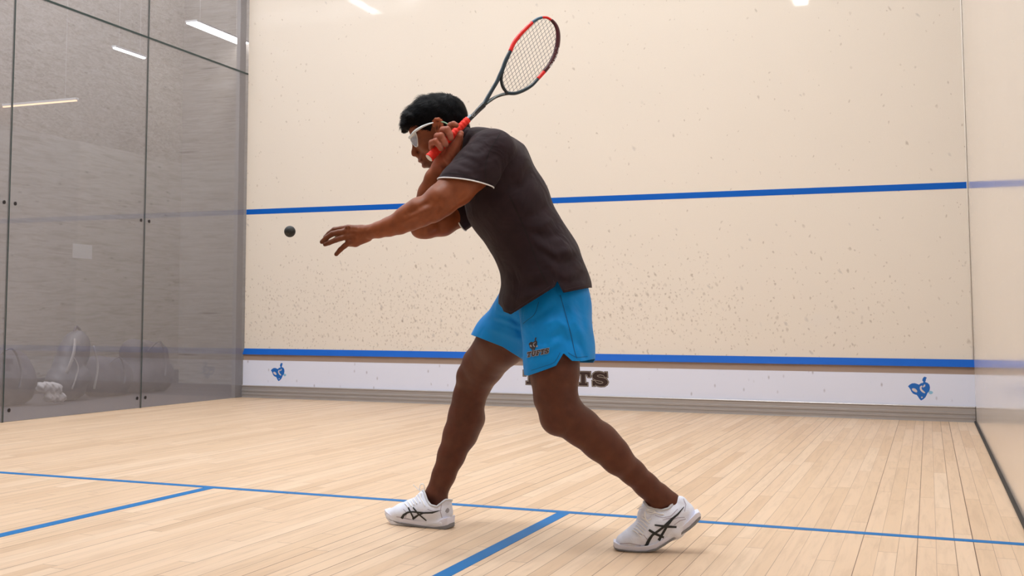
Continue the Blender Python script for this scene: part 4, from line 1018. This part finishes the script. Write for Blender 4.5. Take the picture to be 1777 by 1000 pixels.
# trailing shoe (heel lifted, resting on the ball of the foot)
make_shoe([(1110, 960.5)], (-.97, -.24), 'white court shoe on the trailing foot with heel lifted',
    [([(1082, 940, 13), (1096, 936, 17)], .012, 1.75), ([(1096, 936, 17), (1112, 929, 22)], .012, 1.35), ([(1112, 929, 22), (1130, 918, 26), (1150, 908, 27), (1170, 898, 25), (1184, 890, 20)], .012, 1.0),
     ([(1124, 900, 18), (1132, 884, 15)], .01, 1.0), ([(1150, 896, 24), (1152, 880, 22)], .01, .85), ([(1176, 886, 18), (1180, 874, 13)], .01, 1.1), ([(1190, 888, 14)], .01, 1.3),
     ([(1118, 890, 10), (1121, 878, 7)], .01, 2.0), ([(1096, 944, 10), (1130, 942, 12), (1172, 920, 14), (1195, 902, 12)], .01, 1.7)],
    [(1080, 850), (1112, 866), (1118, 872), (1124, 880), (1136, 884), (1148, 886), (1160, 883), (1167, 875), (1174, 861), (1186, 857), (1195, 862), (1230, 866)],
    [(1064.5, 940, 946, 949, .45), (1067, 941.5, 951, 954, .64), (1074, 945, 953.5, 957, .82), (1088, 948.5, 955.5, 959, .97), (1106, 949, 957, 960.5, 1.0), (1122, 948, 956.5, 960, 1.0), (1138, 944, 952.5, 957, .96), (1153, 935, 943.5, 948.5, .9), (1168, 925.5, 933.5, 938, .85), (1183, 915, 924, 929, .86), (1197, 902, 914, 920.5, .86), (1207, 892, 904, 912, .8), (1213, 888.5, 898, 905.5, .65), (1216.5, 893, 896, 900, .42)],
    .049,
    [([(1121, 948), (1127, 936), (1132, 929), (1150, 916), (1165, 902), (1176, 893), (1187, 880)], [6, 5, 4, 4, 4, 3, 1]),
     ([(1126, 920), (1138, 927), (1152, 933)], [4, 4.4, 3.6]), ([(1136, 911.5), (1155, 914), (1174, 915)], [2.4, 4.4, 3.4]), ([(1143, 938), (1150, 926), (1158, 912), (1168, 900)], [5, 4.2, 4.4, 3])],
    [[(1119, 884, -.01), (1112, 881, -.02), (1105, 881.5, -.024)], [(1121, 884, -.02), (1112, 877.5, -.024), (1108, 880, -.026)]],
    [[(1098, 921), (1103, 923), (1108, 927), (1113, 932)], [(1101, 917), (1106, 919), (1111, 924), (1116, 929)], [(1104, 912), (1109, 915), (1114, 920), (1118, 924)], [(1107, 908), (1112, 911), (1117, 916), (1121, 919)], [(1111, 903), (1116, 906), (1121, 911), (1124, 914)], [(1115, 898), (1119, 901), (1124, 906), (1127, 909)],
     [(1120, 886), (1128, 888), (1137, 890), (1146, 893), (1152, 893)], [(1119, 888), (1119, 896), (1123, 904), (1130, 901)], [(1122, 884), (1130, 885), (1138, 889), (1130, 892), (1122, 889)]],
    None, [[(1076, 944), (1092, 943), (1112, 947)], [(1137, 895), (1150, 899), (1164, 896), (1176, 884)], [(1150, 903), (1160, 900), (1172, 899)], [(1165, 903), (1176, 899), (1188, 898)], [(1170, 911), (1180, 904), (1190, 901)], [(1186, 866), (1190, 876), (1188, 888)], [(1108, 926), (1118, 930), (1124, 938)]])

# ---- wrap-round glasses with white frame
gl = None
def gm():
    t = NT('clear_lens'); t.t.nodes.remove(t.b); tr = t.n('ShaderNodeBsdfTransparent'); tr.inputs[0].default_value = (.9, .93, .95, 1)
    g_ = t.n('ShaderNodeBsdfGlossy', Roughness=.05); f_ = t.n('ShaderNodeFresnel', IOR=1.6); mx = t.n('ShaderNodeMixShader')
    t.l(f_.outputs[0], mx.inputs[0]); t.l(tr.outputs[0], mx.inputs[1]); t.l(g_.outputs[0], mx.inputs[2]); t.l(mx.outputs[0], t.out.inputs[0]); return t.m
q = MB()
near = [(752, 213, -.078), (742, 216, -.077), (730, 221.5, -.074), (719, 229, -.066), (713.5, 236, -.045), (711, 238.5, -.015)]
arc = [P(x, y, HD+dz) for x, y, dz in near]+[P(x, y, HD-dz+.02) for x, y, dz in near[::-1]]
na = 6*11+1; q.tube(spline(arc, 6), [.0016+.0026*math.sin(math.pi*np.clip(min(i, na-1-i)/24, 0, 1)*.62) for i in range(na)], seg=10, flat=1.3)
gl = q.build('sports_glasses', M_gfr, parent=person, smooth=True); gl['label'] = 'white framed protective sports glasses'
LV = []; LF = []; up_r = [(722, 228, -.069), (716, 233, -.056), (712.5, 237, -.036), (711.5, 239, -.012), (711.5, 239, .012), (712.5, 237, .036), (716, 233, .058), (722, 228, .075)]
lo_r = [(724.5, 244, -.068), (725, 253.5, -.058), (720.5, 254.5, -.034), (715.5, 249, -.010), (715, 250, .012), (719.5, 255, .036), (724, 254, .058), (728, 247, .075)]
for i in range(8):
    a, b = up_r[i], lo_r[i]; LV += [P(a[0], a[1], HD+a[2]), P((a[0]+b[0])/2-1.2, (a[1]+b[1])/2, HD+(a[2]+b[2])/2), P(b[0], b[1], HD+b[2])]
for i in range(7):
    for k in range(2): LF.append((i*3+k, i*3+k+1, i*3+k+4, i*3+k+3))
lens = mesh_obj('lens', LV, LF, gm(), gl)
q = MB(); q.tube(spline([P(x, y, HD+dz) for x, y, dz in lo_r], 5), .0012, seg=6); q.tube(spline([P(721, 230, HD-.070), P(723.5, 237, HD-.071), P(724.5, 244, HD-.068)], 5), .0012, seg=6)
q.build('lens_rim', M_gfr, parent=gl, smooth=True)
q = MB(); q.tube(spline([P(765, 211, HD-.086), P(772, 213, HD-.084), (P(779, 217, HD-.082)), P(786, 222, HD-.078)], 5), .0017, seg=6, flat=1.6)
q.build('ear_hook', simple('green_white_hook', (150, 205, 180), rough=.3), parent=gl, smooth=True)
# dark iris on the near eye
for s_ in (-1, 1):
    q = MB(); c0 = P(724.5, 241, hd(722)+s_*.030)
    q.tube([P(722.4, 241.5, hd(722)+s_*.031), P(721.4, 241.5, hd(722)+s_*.031)], .0045, seg=12)
    q.build('eye', simple('dark_iris', (24, 16, 14), rough=.15), parent=body, smooth=True)
# ================================================================== RACQUET
def rd(x, y):    # depth of the racquet plane
    s_ = (x-745)*.71-(y-275)*.70; return 3.889+s_*.00055
R_ = lambda x, y, dz=0: P(x, y, rd(x, y)+dz)
Z = lambda x, y: (800+x/4.545, 10+y/4.545)
M_teal = simple('dark_teal_frame', (24, 48, 62), rough=.28); M_red = simple('red_frame', (232, 22, 18), rough=.35); M_maroon = simple('maroon_frame', (74, 26, 36), rough=.3)
M_blk = simple('black_frame', (30, 34, 40), rough=.3); M_steel = simple('steel_blue_frame', (60, 100, 128), rough=.3)
M_grip = simple('red_orange_overgrip', (250, 46, 26), rough=.65, noise=.1, nscale=60, bump=.4, bscale=90); M_str = simple('dark_string', (62, 60, 66), rough=.4)
M_cap = simple('white_butt_cap', (225, 222, 222), rough=.4); M_wht = simple('white_print', (235, 235, 238), rough=.4); M_gry = simple('grey_print', (110, 96, 108), rough=.4)
rq = empty('squash_racquet', tuple(R_(811, 208)), label='squash racquet with red grip and dark teal and red frame held by player', cat='racquet')
def rtube(pts, rpx, mat, name, par=rq, flat=1.35, n=5, lab=None, dz=0):
    sp_ = spline([R_(x, y, dz) for x, y in pts], n); nn = len(sp_)
    rr = [1.1*np.interp(i/(nn-1), np.linspace(0, 1, len(rpx)), rpx)*3.98/F for i in range(nn)] if hasattr(rpx, '__len__') else rpx*3.98/F
    q = MB(); q.tube(sp_, rr, seg=10, flat=1.0/flat if False else flat, nrm=None if flat == 1 else fw)
    o = q.build(name, mat, parent=par, smooth=True)
    if lab: o['label'] = lab
    return o
zl = lambda L: [Z(*p_) for p_ in L]
loop = [(365,688),(400,692),(440,688),(500,664),(560,626),(605,578),(655,522),(700,462),(738,392),(758,320),(766,250),(761,190),(742,145),(712,112),(678,94),(640,92),(600,106),(560,134),(500,192),(450,247),(412,302),(388,360),(358,420),(340,470),(325,530),(318,590),(332,645),(365,688)]
def sect(i0, i1): return zl(loop[i0:i1+1])
rtube(sect(0, 5), [2.9, 2.9, 2.9, 2.7], M_teal, 'frame_lower')
rtube(sect(5, 6), [2.9, 3.1], M_red, 'frame_band', lab='red frame band')
rtube(sect(6, 13), [3.2, 3.9, 4., 3.8, 3.2, 2.6], M_maroon, 'frame_side', lab='maroon frame side')
rtube(sect(13, 15), 2.3, M_red, 'frame_band', lab='red frame tip')
rtube(sect(15, 17), [2.2, 2.8], M_steel, 'frame_top')
rtube(sect(17, 21), [3.2, 3.4, 3.4], M_red, 'frame_band', lab='long red frame section')
rtube(zl([(388, 360), (372, 392), (350, 440), (328, 500), (305, 550), (285, 595), (250, 655), (215, 715), (185, 768), (150, 808)]), [3.0, 3.4, 3.4, 3.3, 3.2, 3.4, 3.8], M_teal, 'throat_beam')
rtube(zl([(372, 392), (352, 440), (338, 485), (325, 535), (318, 590), (332, 645), (365, 688)]), [1.6, 2.0, 2.4, 2.6], M_blk, 'throat_bridge')
rtube(zl([(390, 690), (330, 700), (270, 722), (225, 750), (190, 775), (160, 802)]), [2.6, 2.4, 2.8, 3.2], M_blk, 'throat_beam')
rtube(zl([(345, 696), (300, 706), (250, 734), (205, 768)]), 1.3, simple('pale_grey_stripe', (120, 136, 142), rough=.4), 'throat_stripe', dz=-.006)
rtube(zl([(178, 782), (140, 820), (100, 862), (55, 905)])[0:4], [4.6, 4.1, 3.6, 3.6], M_blk, 'shaft')
g0, g1 = (744.8, 274.2), (812, 207.5)
# grip with spiral wrap
q = MB(); pts = []; rr = []
for i in range(91):
    t = i/90; x, y = g0[0]+(g1[0]-g0[0])*t, g0[1]+(g1[1]-g0[1])*t
    pts.append(R_(x, y)); rr.append((8.2-1.9*t+.35*math.sin(t*2*math.pi*15)-(.3 if i == 0 else 0))*3.9/F)
q.tube(pts, rr, seg=16); q.build('grip', M_grip, parent=rq, smooth=True)['label'] = 'red overgrip'
dxy = np.array([g0[0]-g1[0], g0[1]-g1[1]]); dxy /= np.linalg.norm(dxy)
q = MB(); q.tube([R_(*(np.array(g0)-dxy*1)), R_(*(np.array(g0)+dxy*.8))], 7.2*3.9/F, seg=16); q.build('butt_cap', M_cap, parent=rq)
rtube([(810, 209.5), (817, 202)], 4.3, simple('pale_blue_tape', (150, 176, 196), rough=.5, noise=.5, nscale=300), 'grip_tape', flat=1)
# strings
inner = np.array([R_(*p_) for p_ in zl(loop)]); poly = np.array(zl(loop[:-1]))
def clipline(p0, d):
    ts = []
    n = len(poly)
    for i in range(n):
        a, b = poly[i], poly[(i+1) % n]; e_ = b-a; den = d[0]*e_[1]-d[1]*e_[0]
        if abs(den) < 1e-9: continue
        w_ = a-p0; t = (w_[0]*e_[1]-w_[1]*e_[0])/den; s_ = (w_[0]*d[1]-w_[1]*d[0])/den
        if 0 <= s_ < 1: ts.append(t)
    ts.sort(); return ts
ctr = np.array([919., 97.]); A_ = np.array([.70, -.714]); W_ = np.array([.31, .95])
q = MB()
for fam, (d, o_, cnt, stp) in enumerate(((A_, W_, 11, 6.2), (W_, A_, 12, 7.2))):
    for k in range(-cnt, cnt+1):
        p0 = ctr+o_*k*stp; ts = clipline(p0, d)
        if len(ts) >= 2 and ts[-1]-ts[0] > 8:
            a, b = p0+d*ts[0], p0+d*ts[-1]; q.tube([R_(*a, .0006*(fam*2-1)), R_(*b, .0006*(fam*2-1))], .00062, seg=5)
q.build('string_bed', M_str, parent=rq)
# lettering on the frame side and on the shaft
def along(txt, path, size, mat, name, flip=False, spacing=1.1, hgt=1.):
    p_ = spline([np.array([*Z(*c_), 0]) for c_ in path], 8); L = np.r_[0, np.cumsum(np.linalg.norm(np.diff(p_, axis=0), axis=1))]; tot = L[-1]
    def place(u_, v_):
        s_ = tot/2+u_; x = np.interp(s_, L, p_[:, 0]); y = np.interp(s_, L, p_[:, 1]); e_ = .5
        dx = np.interp(s_+e_, L, p_[:, 0])-np.interp(s_-e_, L, p_[:, 0]); dy = np.interp(s_+e_, L, p_[:, 1])-np.interp(s_-e_, L, p_[:, 1]); n_ = math.hypot(dx, dy)+1e-9
        x += -dy/n_*-(v_)*hgt; y += dx/n_*-(v_)*hgt
        return R_(x, y, -.0105)
    return sans(txt, name, mat, rq, size, place, spacing, .02)
along('DUNLOP', [(757, 280), (748, 340), (728, 405), (690, 465), (660, 508)], 8.2, M_wht, 'frame_lettering')
along('CX125', [(84, 892), (112, 862), (160, 812)], 5.5, simple('shaft_print', (170, 170, 172)), 'shaft_lettering', spacing=1.05)

# ================================================================== BALL
bp3 = P(503, 402, 4.05)
def ballmat():
    t = NT('black_rubber_ball'); tc = t.n('ShaderNodeTexCoord'); nz = t.n('ShaderNodeTexNoise', Scale=420., Detail=3.); t.l(tc.outputs['Object'], nz.inputs[0])
    t.l(t.ramp(nz.outputs[0], [(.35, S((22, 26, 28))), (.62, S((46, 50, 52))), (.72, S((80, 80, 80)))]), t.b.inputs['Base Color']); setp(t.b, Roughness=.6)
    bp = t.n('ShaderNodeBump', Strength=.5, Distance=.001); t.l(nz.outputs[0], bp.inputs['Height']); t.l(bp.outputs[0], t.b.inputs['Normal']); return t.m
bm = bmesh.new(); bmesh.ops.create_icosphere(bm, subdivisions=5, radius=.0193)
for v in bm.verts:   # shallow moulding seam round the ball
    v.co *= 1-.012*math.exp(-(v.co.z/.0009)**2)
me = bpy.data.meshes.new('squash_ball'); bm.to_mesh(me); bm.free(); me.polygons.foreach_set('use_smooth', [True]*len(me.polygons)); me.materials.append(ballmat())
bo = bpy.data.objects.new('squash_ball', me); bo.location = bp3; bo.rotation_euler = (.9, .4, 0); link(bo, label='small black rubber squash ball in flight left of the player', cat='ball')
